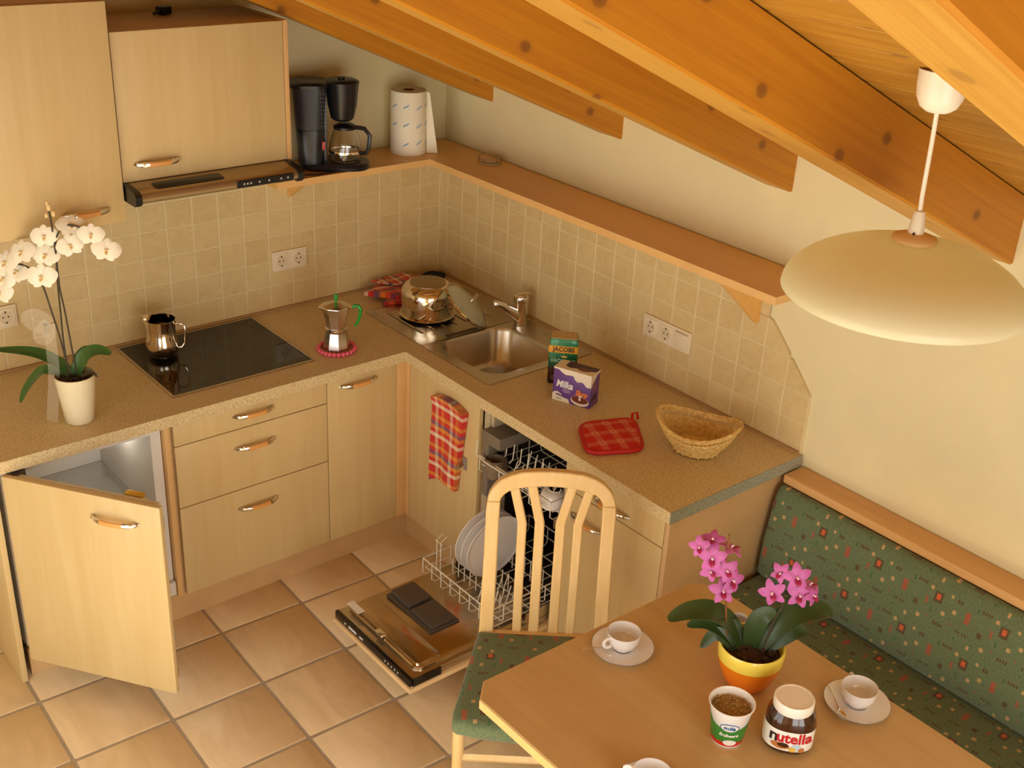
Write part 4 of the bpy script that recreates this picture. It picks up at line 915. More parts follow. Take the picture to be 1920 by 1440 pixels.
# ------------------------------------------------------------------ pot holder
ps = [(-.478, -1.404), (-.290, -1.478), (-.420, -1.655), (-.590, -1.568)]
cxy = (-.447, -1.527); t = thing('pot_holder', 'red and white checked square pot holder on the worktop', 'pot holder', (*cxy, WT), math.atan2(-.074, .188))
def quadloop(s_, z, rr=.25, n=6):
    out = []; P4 = [Vector(((p[0] - cxy[0]) * s_, (p[1] - cxy[1]) * s_, 0)) for p in ps]
    for i in range(4):
        a, b, c = P4[i - 1], P4[i], P4[(i + 1) % 4]; p0 = b.lerp(a, rr); p1 = b.lerp(c, rr)
        for j in range(n + 1):
            u = j / n; q = (1 - u) ** 2 * p0 + 2 * u * (1 - u) * b + u * u * p1; out.append((cxy[0] + q.x, cxy[1] + q.y, z))
    return out
mk('pad', MB().loft([quadloop(.90, WT + .002), quadloop(.93, WT + .008), quadloop(.92, WT + .016), quadloop(.6, WT + .019), quadloop(.1, WT + .020)]), M_holder, t, ang=60)
mk('binding', MB().tube([(p[0], p[1], WT + .009) for p in quadloop(.965, 0)], (.0085, .0085), 8, closed=True), M_redtrim, t)
mk('hanging_loop', MB().tube([(-.305, -1.480, WT + .010), (-.286, -1.462, WT + .018), (-.270, -1.466, WT + .020), (-.288, -1.490, WT + .011)], (.005, .002), 8), M_redtrim, t)

# ------------------------------------------------------------------ bread basket
bc = Vector((-.275, -1.735)); ba = math.atan2(-.632, .773) - .40
t = thing('bread_basket', 'oval woven wicker bread basket with raised ends on the worktop', 'basket', (*bc, WT), ba); WM = X4((*bc, WT), ba)
def bk(f, a, hr=0): # f 0 bottom .. 1 rim
    hx = .070 + .064 * f ** .6; hy = .056 + .046 * f ** .6; top = .084 + .034 * abs(math.cos(a)) ** 2.0
    return Vector((hx * math.cos(a), hy * math.sin(a), .022 + (top - .022) * f))
n = 56; wv_ = MB(WM); rows = 16
for r in range(rows):
    f = (r + .5) / rows
    if .70 < f < .84: continue
    pts = []
    for j in range(n * 2):
        a = 2 * PI * j / (n * 2); p = bk(f, a); q = Vector((p.x, p.y, 0)).normalized(); p += q * (.0012 if (j + r) % 2 else -.0012); pts.append(p)
    wv_.tube(pts, (.0024, .0030), 5, closed=True, flat=(0, 0, 1))
mk('weave', wv_, M_wick, t, kind='stuff')
st_ = MB(WM)
for j in range(n):
    a = 2 * PI * j / n; st_.tube([bk(f / 5, a) for f in range(6)], .0016, 5)
mk('stakes', st_, M_wick, t, kind='stuff')
rm = MB(WM)
for ph in range(3):
    rm.tube([bk(1, 2 * PI * j / 72) + Vector((.0028 * math.cos(j * .9 + ph * 2.1) * math.cos(2 * PI * j / 72), .0028 * math.cos(j * .9 + ph * 2.1) * math.sin(2 * PI * j / 72), .003 * math.sin(j * .9 + ph * 2.1))) for j in range(72)], .0030, 6, closed=True)
mk('plaited_rim', rm, M_wick, t)
mk('floor_weave', MB(WM).loft([[(s_ * .070 * math.cos(2 * PI * j / 32), s_ * .056 * math.sin(2 * PI * j / 32), z) for j in range(32)] for s_, z in ((1.0, .018), (1.04, .022), (1.0, .026))]), M_wick, t)
ft = MB(WM)
for j in range(18):
    a = 2 * PI * j / 18; b = a + PI / 18; c = a + PI / 9
    ft.tube([(.070 * math.cos(a), .056 * math.sin(a), .024), (.072 * math.cos(b), .058 * math.sin(b), .0045), (.070 * math.cos(c), .056 * math.sin(c), .024)], .0045, 6)
for hz_ in (.0075, .014, .020): ft.tube([(.069 * math.cos(2 * PI * j / 32), .055 * math.sin(2 * PI * j / 32), hz_) for j in range(32)], .0042, 6, closed=True)
mk('foot', ft, M_wick, t)

# ------------------------------------------------------------------ flowers
def petal(mb, c, d, nrm, L, W_, cup=.15, droop=.0, tip=.35, k=0, th=.0008):
    c, d, nrm = Vector(c), Vector(d).normalized(), Vector(nrm).normalized(); m = 7; sp = []; wd = []
    for i in range(m):
        u = i / (m - 1); sp.append(c + d * (L * u) + nrm * (L * (cup * math.sin(PI * u * .9) - droop * u * u)))
        wd.append(W_ * max(.06, math.sin(PI * min(1, u ** (1 - tip * .55) * .96 + .02)) ** .62))
    mb.ribbon(sp, wd, nrm, th, .06, k)
def basis(nrm):
    nrm = Vector(nrm).normalized(); up = (Vector((0, 0, 1)) - nrm * nrm.z).normalized(); return nrm, up, up.cross(nrm).normalized()
M_wpet = P('white_petal', rgb(252, 244, 222), .55, Subsurface_Weight=.15, Subsurface_Radius=(.01, .01, .008))
M_wlip = P('white_lip', rgb(244, 218, 160), .5); M_ppet = P('pink_petal', rgb(190, 92, 158), .5, noise=.12, Subsurface_Weight=.1, Subsurface_Radius=(.01, .005, .008)); M_plip = P('magenta_lip', rgb(158, 22, 72), .4)
def white_flower(parent, c, nrm, s=1.0, roll=0):
    n_, up, rt = basis(nrm); R = Matrix.Rotation(roll, 3, n_); up, rt = R @ up, R @ rt; c = Vector(c); mb = MB()
    petal(mb, c - n_ * .002, up, n_, .034 * s, .030 * s, .06)
    for sg in (-1, 1):
        petal(mb, c - n_ * .002, up * -.75 + rt * sg * .62, n_, .033 * s, .026 * s, .05)
        petal(mb, c, rt * sg + up * .18, n_, .041 * s, .046 * s, .10, .12, .1)
    o = mk('flower', mb, M_wpet, parent, ang=60)
    lb = MB(); petal(lb, c + n_ * .002, up * -1 + n_ * .7, n_, .015 * s, .009 * s, .1, 0, .3)
    for sg in (-1, 1): petal(lb, c + n_ * .003, rt * sg * .8 + n_ * .8 + up * .1, up, .008 * s, .006 * s, .1)
    lb.ball(tuple(c + n_ * .004 + up * .003), .0026 * s, 8); mk('lip', lb, [M_wlip], o)
def pink_flower(parent, c, nrm, s=1.0, roll=0):
    n_, up, rt = basis(nrm); R = Matrix.Rotation(roll, 3, n_); up, rt = R @ up, R @ rt; c = Vector(c); mb = MB()
    for a, L, W_ in ((0, .030, .019), (72, .030, .021), (-72, .030, .021), (146, .029, .017), (-146, .029, .017)):
        a = math.radians(a); petal(mb, c, up * math.cos(a) + rt * math.sin(a), n_, L * s, W_ * s, .08, .10)
    o = mk('flower', mb, M_ppet, parent, ang=60)
    lb = MB(); petal(lb, c + n_ * .003 - up * .002, up * -1 + n_ * .5, n_, .017 * s, .012 * s, .15); mk('lip', lb, M_plip, o)
    mk('column', MB().tube([c + n_ * .001, c + n_ * .006 + up * .001, c + n_ * .010 - up * .002], .0022 * s, 6), P('petal_white_core', rgb(250, 224, 226), .4), o)

# white orchid
o = (-1.765, -.478, WT); oc = o[:2]
t = thing('potted_orchid', 'white orchid in a tall cream pot at the end of the worktop', 'plant', o)
mk('pot', MB().lathe([(.041, WT), (.044, WT + .003), (.052, WT + .075), (.0615, WT + .155), (.063, WT + .160), (.059, WT + .160), (.057, WT + .15), (.056, WT + .142)], 40, oc, cap1=False), P('cream_ceramic', rgb(232, 220, 184), .3), t, ang=50)
def bark(cx, cy, z, R_, n, seed, zz=.012):
    rd = random.Random(seed); mb = MB().lathe([(R_, z - .006), (R_ * .9, z), (.004, z + .006)], 24, (cx, cy))
    for i in range(n):
        a, r = rd.uniform(0, 2 * PI), R_ * .85 * math.sqrt(rd.random()); M = Matrix.Translation((cx + r * math.cos(a), cy + r * math.sin(a), z + rd.uniform(.002, zz))) @ Matrix.Rotation(rd.uniform(0, 3), 4, 'Z') @ Matrix.Rotation(rd.uniform(-.6, .6), 4, 'X')
        s_ = rd.uniform(.004, .008); k = MB(M).box(-s_, s_, -s_ * .7, s_ * .7, -s_ * .4, s_ * .4); mb.v += [Vector(p) for p in k.v]; n0 = len(mb.v) - 8
        for f in k.f: mb.f.append([n0 + q for q in f]); mb.k.append(0)
    return mb
mk('bark_soil', bark(*oc, WT + .144, .0555, 46, 3), M_soil, t, kind='stuff')
def fix(pts, j=.0): return [(p[0], p[1], p[2] - .0) for p in pts]
S1 = [(-1.778, -.470, .955), (-1.780, -.462, 1.08), (-1.778, -.464, 1.189), (-1.776, -.464, 1.277), (-1.771, -.47, 1.385), (-1.763, -.478, 1.432), (-1.739, -.497, 1.462), (-1.710, -.522, 1.458), (-1.671, -.556, 1.425), (-1.655, -.565, 1.40)]
S2 = [(-1.775, -.468, .955), (-1.787, -.455, 1.10), (-1.799, -.445, 1.187), (-1.810, -.436, 1.262), (-1.825, -.422, 1.305), (-1.845, -.405, 1.328), (-1.884, -.373, 1.332), (-1.915, -.345, 1.30), (-1.925, -.335, 1.25)]
S3 = [(-1.757, -.480, .955), (-1.762, -.476, 1.06), (-1.768, -.472, 1.19), (-1.773, -.468, 1.265), (-1.772, -.468, 1.365), (-1.773, -.467, 1.47), (-1.776, -.466, 1.505)]
def smooth(pts, k=4):
    P_ = [Vector(p) for p in pts]; out = []
    for i in range(len(P_) - 1):
        a, b, c, d = P_[max(0, i - 1)], P_[i], P_[i + 1], P_[min(len(P_) - 1, i + 2)]
        for j in range(k):
            u = j / k; out.append(.5 * ((2 * b) + (c - a) * u + (2 * a - 5 * b + 4 * c - d) * u * u + (3 * b - a - 3 * c + d) * u ** 3))
    return out + [P_[-1]]
for s_ in (S1, S2, S3): mk('stem', MB().tube(smooth(s_), .0028, 7), M_stem, t)
def leaf(parent, pts, wd, nr, m, th=.002, camber=-.10, name='leaf'):
    q = smooth(pts, 5); L = len(q); W_ = [wd * max(.08, math.sin(PI * (.10 + .88 * i / (L - 1))) ** .6) for i in range(L)]
    return mk(name, MB().ribbon(q, W_, nr, th, camber), m, parent, ang=60)
leaf(t, [(-1.772, -.472, .962), (-1.788, -.456, 1.005), (-1.833, -.417, 1.040), (-1.882, -.374, 1.050), (-1.945, -.322, 1.048)], .040, (-.2, -.5, 1), M_leaf)
leaf(t, [(-1.778, -.470, .960), (-1.808, -.445, .985), (-1.842, -.409, .985), (-1.882, -.375, .925), (-1.903, -.356, .868)], .030, (-.4, -.5, .7), M_leaf)
leaf(t, [(-1.762, -.475, .962), (-1.752, -.488, 1.010), (-1.731, -.504, 1.050), (-1.700, -.530, 1.066), (-1.672, -.556, 1.056)], .045, (-.3, -.7, 1), M_leaf)
leaf(t, [(-1.760, -.470, .962), (-1.740, -.460, 1.005), (-1.715, -.455, 1.035), (-1.69, -.455, 1.04)], .045, (-.3, -.6, 1), M_leaf)
leaf(t, [(-1.765, -.480, .960), (-1.742, -.508, .985), (-1.722, -.522, .990), (-1.712, -.530, .975)], .012, (-.3, -.7, 1), M_stem, name='aerial_root')
cd = Vector((-.62, -.72, .30))
WF = [(-1.794, -.455, 1.425, (.1, 0, 0), 1.0, .1), (-1.726, -.500, 1.458, (.5, .2, .3), 1.1, -.2), (-1.738, -.505, 1.402, (.3, 0, 0), 1.0, .3), (-1.689, -.545, 1.438, (.3, -.1, 0), .95, -.1),
      (-1.658, -.570, 1.392, (.4, -.1, 0), 1.05, -.25), (-1.849, -.405, 1.370, (-.2, .2, .2), 1.1, .3), (-1.797, -.452, 1.366, (.1, 0, .1), 1.0, -.2), (-1.814, -.445, 1.300, (0, 0, -.1), 1.15, .05),
      (-1.890, -.372, 1.335, (-.3, .2, .2), 1.1, .2), (-1.868, -.395, 1.310, (-.2, 0, .4), .95, -.3), (-1.912, -.352, 1.238, (-.3, 0, 0), 1.05, .1), (-1.897, -.360, 1.285, (-.4, .2, 0), 1.0, -.3)]
for x, y, z, dn, s_, ro in WF: white_flower(t, (x, y, z), cd + Vector(dn), s_ * 1.03, ro)
for i, (x, y, z) in enumerate([(-1.776, -.470, 1.515), (-1.768, -.480, 1.498), (-1.783, -.462, 1.490), (-1.779, -.468, 1.528)]):
    mk('bud', MB().ball((x, y, z), .0085 - .001 * i, 10, 0, (.8, .8, 1.35)), P('bud_cream', rgb(232, 200, 140), .5), t)
M_rib = P('sheer_ribbon', rgb(252, 244, 226), .6, Alpha=.08)
for i, (pts, w0) in enumerate([([(-1.812, -.450, 1.150), (-1.826, -.440, 1.172), (-1.850, -.42, 1.176), (-1.862, -.41, 1.160), (-1.845, -.43, 1.140), (-1.815, -.45, 1.146)], .040),
    ([(-1.812, -.450, 1.150), (-1.818, -.455, 1.120), (-1.832, -.44, 1.095), (-1.842, -.43, 1.11), (-1.83, -.44, 1.135), (-1.812, -.45, 1.150)], .036),
    ([(-1.812, -.450, 1.150), (-1.815, -.452, 1.08), (-1.818, -.452, .98), (-1.834, -.452, .88), (-1.842, -.450, .824)], .036)]):
    q = smooth(pts); mk('ribbon', MB().ribbon(q, [w0] * len(q), (-.65, -.76, 0), .0004, .05), M_rib, t, ang=70, label='sheer white ribbon')

# ------------------------------------------------------------------ dining table
TT = .72
t = thing('dining_table', 'beech dining table with clipped corners in front of the bench', 'table', (-1.06, -2.75, 0))
def tp(s_): return [(-1.467 + s_, -2.162 - s_ * .4), (-1.420 + s_ * .4, -2.116 - s_), (-.705 - s_ * .4, -2.130 - s_), (-.657 - s_, -2.180 - s_ * .4), (-.672 - s_, -3.38 + s_), (-1.467 + s_, -3.38 + s_)]
mk('tabletop', MB().loft([[(x, y, TT - .028) for x, y in tp(0)], [(x, y, TT - .002) for x, y in tp(0)], [(x, y, TT) for x, y in tp(.002)]]), M_table, t, flat=True)
mk('edge_banding', MB().loft([[(x, y, TT - .0275) for x, y in tp(0)], [(x, y, TT - .0275) for x, y in tp(-.0015)], [(x, y, TT - .0025) for x, y in tp(-.0015)], [(x, y, TT - .0025) for x, y in tp(0)]], False, False), M_shelf_edge, t, flat=True)
mk('apron', MB().box(-1.20, -.92, -3.15, -2.45, TT - .09, TT - .029), M_table, t, flat=True)
mk('pedestal', MB().box(-1.12, -1.00, -2.86, -2.66, .05, TT - .09, r=.01), M_table, t); mk('foot', MB().box(-1.28, -.84, -2.82, -2.70, 0, .05, r=.01), M_table, t)

# ------------------------------------------------------------------ chair
O3 = Vector((-1.076, -1.672, .44)); th = math.radians(-40); Wd = Vector((math.cos(th), math.sin(th), 0)); Fd = Vector((-.643, -.766, 0))
tl = math.radians(8); Ud = Vector((0, 0, 1)) * math.cos(tl) - Fd * math.sin(tl); Nd = Wd.cross(Ud)
t = thing('dining_chair', 'pale beech chair with a slatted arched back and green patterned seat at the table', 'chair', (O3.x, O3.y, 0), th)
CMx = frame(O3, Wd, Ud, Nd); S = .189
def sy(L): return L
Lo = [(-.001, -.03), (.001, .117), (.003, .251), (.003, .381), (.005, .413)]; Li = [(.041, -.03), (.042, .186 * .6), (.042, .251), (.042, .351), (.043, .413)]
def slatted(name, A_, B_, dz=0, tt=-.020, ch=True):
    mb = MB(); mb.strip2(A_, B_, CMx @ Matrix.Translation((0, 0, dz)), tt); o = mk(name, mb, M_chair, t, ang=30)
    m = o.modifiers.new('soft', 'BEVEL'); m.width = .004; m.segments = 2; m.limit_method = 'ANGLE'; m.angle_limit = math.radians(50); return o
mir = lambda L: [(2 * S - a, b) for a, b in L]
slatted('back_post', Lo, Li, .006, -.028); slatted('back_post', mir(Lo), mir(Li), .006, -.028)
half_o = [(.005, .4135), (.010, .436), (.022, .459), (.043, .482), (.070, .497), (.100, .507), (.145, .512), (.189, .5135)]
half_i = [(.043, .4135), (.045, .424), (.053, .436), (.067, .447), (.090, .4555), (.118, .462), (.150, .4655), (.189, .467)]
slatted('top_rail', half_o + list(reversed(mir(half_o)))[1:], half_i + list(reversed(mir(half_i)))[1:], .008, -.032)
for A_, B_ in (([(.069, .449), (.095, .346), (.096, .155), (.097, -.02)], [(.095, .457), (.122, .346), (.122, .157), (.124, -.02)]),
               ([(.118, .462), (.145, .348), (.145, .158), (.145, -.02)], [(.145, .465), (.173, .350), (.174, .160), (.175, -.02)])):
    slatted('slat', A_, B_, -.004, -.012); slatted('slat', mir(A_), mir(B_), -.004, -.012)
def cp_(w_, f_, z): return O3 + Wd * w_ + Fd * f_ + Vector((0, 0, z - O3.z))
mk('rear_rail', MB(frame(cp_(.0, -.012, .385), Wd, Fd, (0, 0, 1))).box(.03, .35, 0, .022, 0, .05, r=.003), M_chair, t)
seat = []
def sloop(g, z):
    pts = [(-.004, .006), (.382, .006), (.436, .352), (.400, .402), (.30, .418), (.189, .424), (.078, .418), (-.022, .402), (-.058, .352)]
    cx, cy = .189, .22; return [tuple(cp_(cx + (a - cx) * g, cy + (b - cy) * g, z)) for a, b in pts]
def fine(L, k=4):
    P_ = [Vector(p) for p in L]; n = len(P_); out = []
    for i in range(n):
        a, b, c, d = P_[i - 1], P_[i], P_[(i + 1) % n], P_[(i + 2) % n]
        for j in range(k):
            u = j / k
            if i in (0,) : out.append(b.lerp(c, u)); continue
            out.append(.5 * ((2 * b) + (c - a) * u + (2 * a - 5 * b + 4 * c - d) * u * u + (3 * b - a - 3 * c + d) * u ** 3) if i not in (1, 8) else b.lerp(c, u))
    return [tuple(p) for p in out]
M_fab_seat = fabric('green_motif_fabric_chair', 0, 1, .16, .115)
mk('seat', MB().loft([fine(sloop(.97, .392)), fine(sloop(1.0, .402)), fine(sloop(1.0, .424)), fine(sloop(.975, .437)), fine(sloop(.90, .442)), fine(sloop(.5, .446))]), M_fab_seat, t, ang=60)
mb = MB(); 
for a, b in (((.0, .01), (-.040, .345)), ((.378, .01), (.418, .345)), ((-.040, .345), (.418, .345))):
    p, q = cp_(*a, .375), cp_(*b, .375); mb.tube([p, q], (.009, .017), 4, flat=(0, 0, 1))
mk('seat_frame', mb, M_chair, t)
for w_, f_, w2, f2 in ((-.040, .350, -.044, .358), (.418, .350, .422, .358)):
    mk('leg', MB().tube([cp_(w_, f_, .392), cp_(w_, f_, .30), cp_(w2, f2, 0)], [.0165, .0165, .012], 12), M_chair, t)
for w_ in (.022, .356):
    mk('leg', MB().tube([cp_(w_, .0, .40), cp_(w_, -.02, .22), cp_(w_, -.07, .001)], [(.020, .016), (.019, .015), (.015, .013)], 4, flat=tuple(Fd)), M_chair, t)
mk('stretcher', MB().tube([cp_(-.040, .352, .275), cp_(.418, .352, .275)], (.008, .013), 4, flat=(0, 0, 1)), M_chair, t)
mk('corner_block', MB(frame(cp_(.09, .30, .345), Wd, Fd, (0, 0, 1))).box(-.02, .02, -.01, .01, 0, .045, r=.004), M_chair, t)

# ------------------------------------------------------------------ bench
t = thing('corner_bench', 'beech corner bench with green patterned seat and back cushions along the wall', 'bench', (-.3, -2.7, 0))
mk('top_rail', MB().box(-.098, -.002, -4.1, -1.957, .752, .782, r=.006), M_bench, t)
mk('back_board', MB().box(-.080, -.004, -4.1, -1.957, .05, .752), M_bench, t, flat=True)
mk('seat_box', MB().box(-.50, -.080, -4.1, -1.957, .02, .375, r=.004), M_bench, t)
bk_ = MB(); L = []
for y in (-1.958, -1.964, -1.975, -4.05, -4.06): 
    g = {-1.958: .010, -1.964: .003}.get(y, 0)
    prof = [(-.085, .425 + g), (-.150 + g, .428 + g), (-.166 + g, .445), (-.160 + g, .55), (-.140 + g, .68), (-.128 + g, .735 - g), (-.115 + g, .750 - g), (-.100, .752 - g), (-.085, .74)]
    L.append([(x, y, z) for x, z in prof])
bk_.loft(L); mk('back_cushion', bk_, M_fab_yz, t, ang=50)
L = []
for y in (-1.958, -1.964, -1.975, -4.05, -4.06):
    g = {-1.958: .010, -1.964: .003}.get(y, 0)
    prof = [(-.086, .377), (-.515, .377), (-.535 + g, .385 + g), (-.538 + g, .405), (-.520, .422 - g), (-.30, .428 - g), (-.086, .426 - g)]
    L.append([(x, y, z) for x, z in prof])
mk('seat_cushion', MB().loft(L), M_fab_xy, t, ang=50)

# ------------------------------------------------------------------ cups
def cup(cx, cy, ha, label, spoon=None):
    z = TT; g = 'white coffee cups on saucers'
    s_ = thing('saucer', label.replace('CUP', 'saucer'), 'saucer', (cx, cy, z), group='white saucers on the table')
    mk('dish', MB().lathe([(.030, z + .0005), (.032, z + .002), (.050, z + .004), (.077, z + .013), (.079, z + .0145), (.078, z + .016), (.050, z + .0075), (.030, z + .005), (.026, z + .0055), (.025, z + .0045), (.0005, z + .0045)], 48, (cx, cy)), M_porc, s_, ang=50)
    mk('gilt_line', MB().lathe([(.0785, z + .0152), (.0795, z + .0155), (.0790, z + .0163)], 48, (cx, cy), cap0=False, cap1=False), P('grey_line', rgb(150, 150, 160), .3), s_)
    zz = z + .0058; c = thing('coffee_cup', label.replace('CUP', 'coffee cup'), 'cup', (cx, cy, zz), group=g)
    mk('bowl', MB().lathe([(.020, zz), (.022, zz + .002), (.021, zz + .005), (.034, zz + .014), (.0415, zz + .032), (.043, zz + .052), (.0415, zz + .052), (.040, zz + .033), (.032, zz + .017), (.015, zz + .009), (.0005, zz + .009)], 40, (cx, cy)), M_porc, c, ang=50)
    q = lambda r, h: (cx + r * math.cos(ha), cy + r * math.sin(ha), zz + h)
    mk('handle', MB().tube(smooth([q(.040, .044), q(.052, .046), q(.061, .040), q(.060, .028), q(.050, .020), q(.038, .020)], 3), (.0035, .0045), 8), M_porc, c)
    if spoon:
        a, lab, le = spoon; sp = thing('teaspoon', lab, 'spoon', (cx, cy, z + .012)); d = Vector((math.cos(a), math.sin(a), 0)); pz = Vector((-d.y, d.x, 0))
        P_ = lambda u, v, h: Vector((cx, cy, z + h)) + d * u + pz * v
        mk('spoon_handle', MB().tube([P_(le[0], le[2], .021), P_(le[0] * .7 + le[1] * .3, le[2], .022), P_(le[0] * .25 + le[1] * .75, le[2], .0175), P_(le[1], le[2], .0160)], [(.0032, .0012), (.0024, .001), (.0016, .001), (.0022, .001)], 8, flat=(0, 0, 1)), M_chrome, sp)
        u1 = le[1]; sgn = 1 if le[1] > le[0] else -1
        mk('spoon_bowl', MB().ribbon([P_(u1 + sgn * v, le[2], .0155 - .0012 * math.sin(PI * v / .034)) for v in (0, .008, .017, .026, .034)], [.005, .016, .021, .017, .006], (0, 0, 1), .001, -.12), M_chrome, sp)
cup(-1.062, -2.228, math.atan2(.632, -.773) + .55, 'white CUP near the clipped table corner, in front of the chair', (math.radians(160), 'steel teaspoon resting across the saucer of the cup by the chair', (.112, .045, -.004)))
SPA = math.atan2(.070, .048); SPO = .055
cup(-.748, -2.712, math.atan2(.80, .55), 'white CUP on the table edge beside the green bench, beyond the spread jar', (SPA, 'steel teaspoon lying beside the cup near the bench', (.052, -.030, SPO)))
cup(-1.352, -2.612, math.atan2(.70, -.35), 'white CUP cut off at the picture bottom, nearest the camera')

# ------------------------------------------------------------------ pink orchid
o = (-.905, -2.500, TT); oc = o[:2]
t = thing('potted_orchid', 'pink orchid in a round orange and yellow pot on the table', 'plant', o)
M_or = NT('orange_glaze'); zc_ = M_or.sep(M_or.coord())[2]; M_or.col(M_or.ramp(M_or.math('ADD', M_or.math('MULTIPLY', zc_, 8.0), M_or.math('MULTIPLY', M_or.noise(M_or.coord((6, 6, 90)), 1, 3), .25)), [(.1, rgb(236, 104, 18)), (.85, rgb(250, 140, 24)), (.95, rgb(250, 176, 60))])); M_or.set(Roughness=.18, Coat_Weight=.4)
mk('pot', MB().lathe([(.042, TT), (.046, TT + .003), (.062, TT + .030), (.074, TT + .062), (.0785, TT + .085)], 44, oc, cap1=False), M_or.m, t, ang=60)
mk('yellow_band', MB().lathe([(.0785, TT + .085), (.0805, TT + .105), (.0800, TT + .121), (.0785, TT + .1235), (.075, TT + .122), (.074, TT + .10), (.070, TT + .095)], 44, oc, cap0=False, cap1=False), P('yellow_glaze', rgb(250, 226, 92), .2, Coat_Weight=.4), t, ang=60, label='yellow rim band')
mk('bark_soil', bark(*oc, TT + .100, .0725, 50, 8), M_soil, t, kind='stuff')
leaf(t, [(-.915, -2.487, .820), (-.945, -2.460, .895), (-.985, -2.428, .930), (-1.030, -2.390, .925), (-1.062, -2.362, .898)], .060, (-.2, -.3, 1), M_dleaf, .003)
leaf(t, [(-.925, -2.480, .818), (-.955, -2.452, .868), (-.992, -2.420, .893), (-1.026, -2.392, .882)], .036, (-.3, -.5, .9), M_dleaf, .003)
leaf(t, [(-.935, -2.482, .818), (-.962, -2.455, .862), (-.980, -2.438, .862), (-.998, -2.422, .822)], .034, (-.6, -.6, .5), M_dleaf, .003)
leaf(t, [(-.905, -2.495, .820), (-.905, -2.497, .880), (-.893, -2.505, .920), (-.868, -2.525, .935)], .050, (-.5, -.6, .5), M_dleaf, .003)
leaf(t, [(-.895, -2.505, .820), (-.868, -2.528, .895), (-.832, -2.558, .938), (-.790, -2.592, .948), (-.765, -2.612, .935)], .062, (-.2, -.4, 1), M_dleaf, .003)
leaf(t, [(-.885, -2.515, .820), (-.862, -2.540, .862), (-.835, -2.565, .890), (-.815, -2.585, .885)], .045, (-.3, -.6, .8), M_dleaf, .003)
leaf(t, [(-.915, -2.490, .820), (-.935, -2.465, .865), (-.93, -2.455, .90)], .050, (-.5, -.6, .5), M_dleaf, .003)
P1 = [(-.948, -2.462, .822), (-.956, -2.453, .89), (-.963, -2.447, .959), (-.968, -2.442, 1.0), (-.972, -2.439, 1.06), (-.975, -2.436, 1.145)]
P2 = [(-.885, -2.518, .822), (-.875, -2.522, .88), (-.867, -2.528, .927), (-.860, -2.534, .953), (-.864, -2.531, 1.005), (-.872, -2.524, 1.05)]
mk('stem', MB().tube(smooth(P1), .0026, 7), M_bstem, t); mk('stem', MB().tube(smooth(P2), .0028, 7), M_stem, t)
PF = [(-1.026, -2.397, 1.110, (-.5, .1, .2), .85, .3), (-1.002, -2.418, 1.082, (-.1, 0, 0), 1.15, 0), (-.974, -2.444, 1.050, (.1, 0, 0), 1.0, .4), (-.962, -2.455, 1.024, (.4, 0, -.1), 1.05, -.3), (-.977, -2.444, .994, (0, 0, .1), 1.1, .1),
      (-1.000, -2.420, 1.045, (-.3, .1, 0), .9, .8), (-.995, -2.408, 1.122, (.3, .6, .3), .95, .2), (-.958, -2.435, 1.100, (.8, .6, .3), 1.0, -.3), (-.847, -2.550, 1.040, (.1, 0, 0), 1.15, .1), (-.838, -2.560, .992, (0, 0, 0), 1.1, -.2),
      (-.886, -2.518, .994, (-.6, .1, 0), 1.1, .5), (-.872, -2.522, 1.046, (-.5, .3, .2), .85, -.4), (-.812, -2.578, .990, (.6, -.2, 0), .85, .2), (-.814, -2.568, 1.013, (.7, .6, .2), .75, 0)]
for x, y, z, dn, s_, ro in PF: pink_flower(t, (x, y, z), cd + Vector(dn), s_ * 1.06, ro)
t = thing('cream_jug', 'small white jug mostly hidden behind the orange flower pot', 'jug', (-.765, -2.352, TT))
mk('body', MB().lathe([(.020, TT), (.026, TT + .010), (.027, TT + .03), (.022, TT + .045), (.0205, TT + .045), (.025, TT + .03), (.024, TT + .012), (.0005, TT + .006)], 28, (-.765, -2.352)), M_porc, t, ang=50)
mk('handle', MB().tube([(-.742, -2.372, TT + .040), (-.730, -2.382, TT + .034), (-.735, -2.378, TT + .016), (-.743, -2.372, TT + .012)], .003, 7), M_porc, t)

# ------------------------------------------------------------------ yogurt cup
yc = (-1.090, -2.600); t = thing('yogurt_cup', 'green and white strawberry yogurt cup filled with muesli on the table', 'cup', (*yc, TT), math.atan2(-.77, -.64)); z = TT
ca = math.atan2(-3.8326 - yc[1], -2.8558 - yc[0]) + .10
def YM(a, r, zz, slope=.13):
    d = Vector((math.cos(a), math.sin(a), 0)); n3 = (d + Vector((0, 0, -slope))).normalized(); x3 = Vector((-d.y, d.x, 0)); return frame((yc[0] + d.x * r, yc[1] + d.y * r, zz), x3, n3.cross(x3), n3)
yr = lambda h: .0345 + .0145 * min(1, h / .105)
mk('cup_wall', MB().lathe([(.032, z), (.0345, z + .002), (yr(.10), z + .10), (.0525, z + .106), (.0530, z + .109), (.0505, z + .110), (.0478, z + .104), (.033, z + .01)], 44, yc), P('cup_white', rgb(244, 240, 232), .3), t, ang=50)
gp_ = P('green_sleeve', rgb(56, 132, 48), .35); rdp = P('strawberry_red', rgb(206, 36, 30), .35); n = 28
mb = MB(); lo = []
for j in range(n + 1):
    a = ca - 1.75 + 3.5 * j / n; u = (a - ca) / 1.75; top = .060 + .020 * abs(u) ** 1.5 + (.006 if abs(u) > .6 else 0); lo.append((a, top))
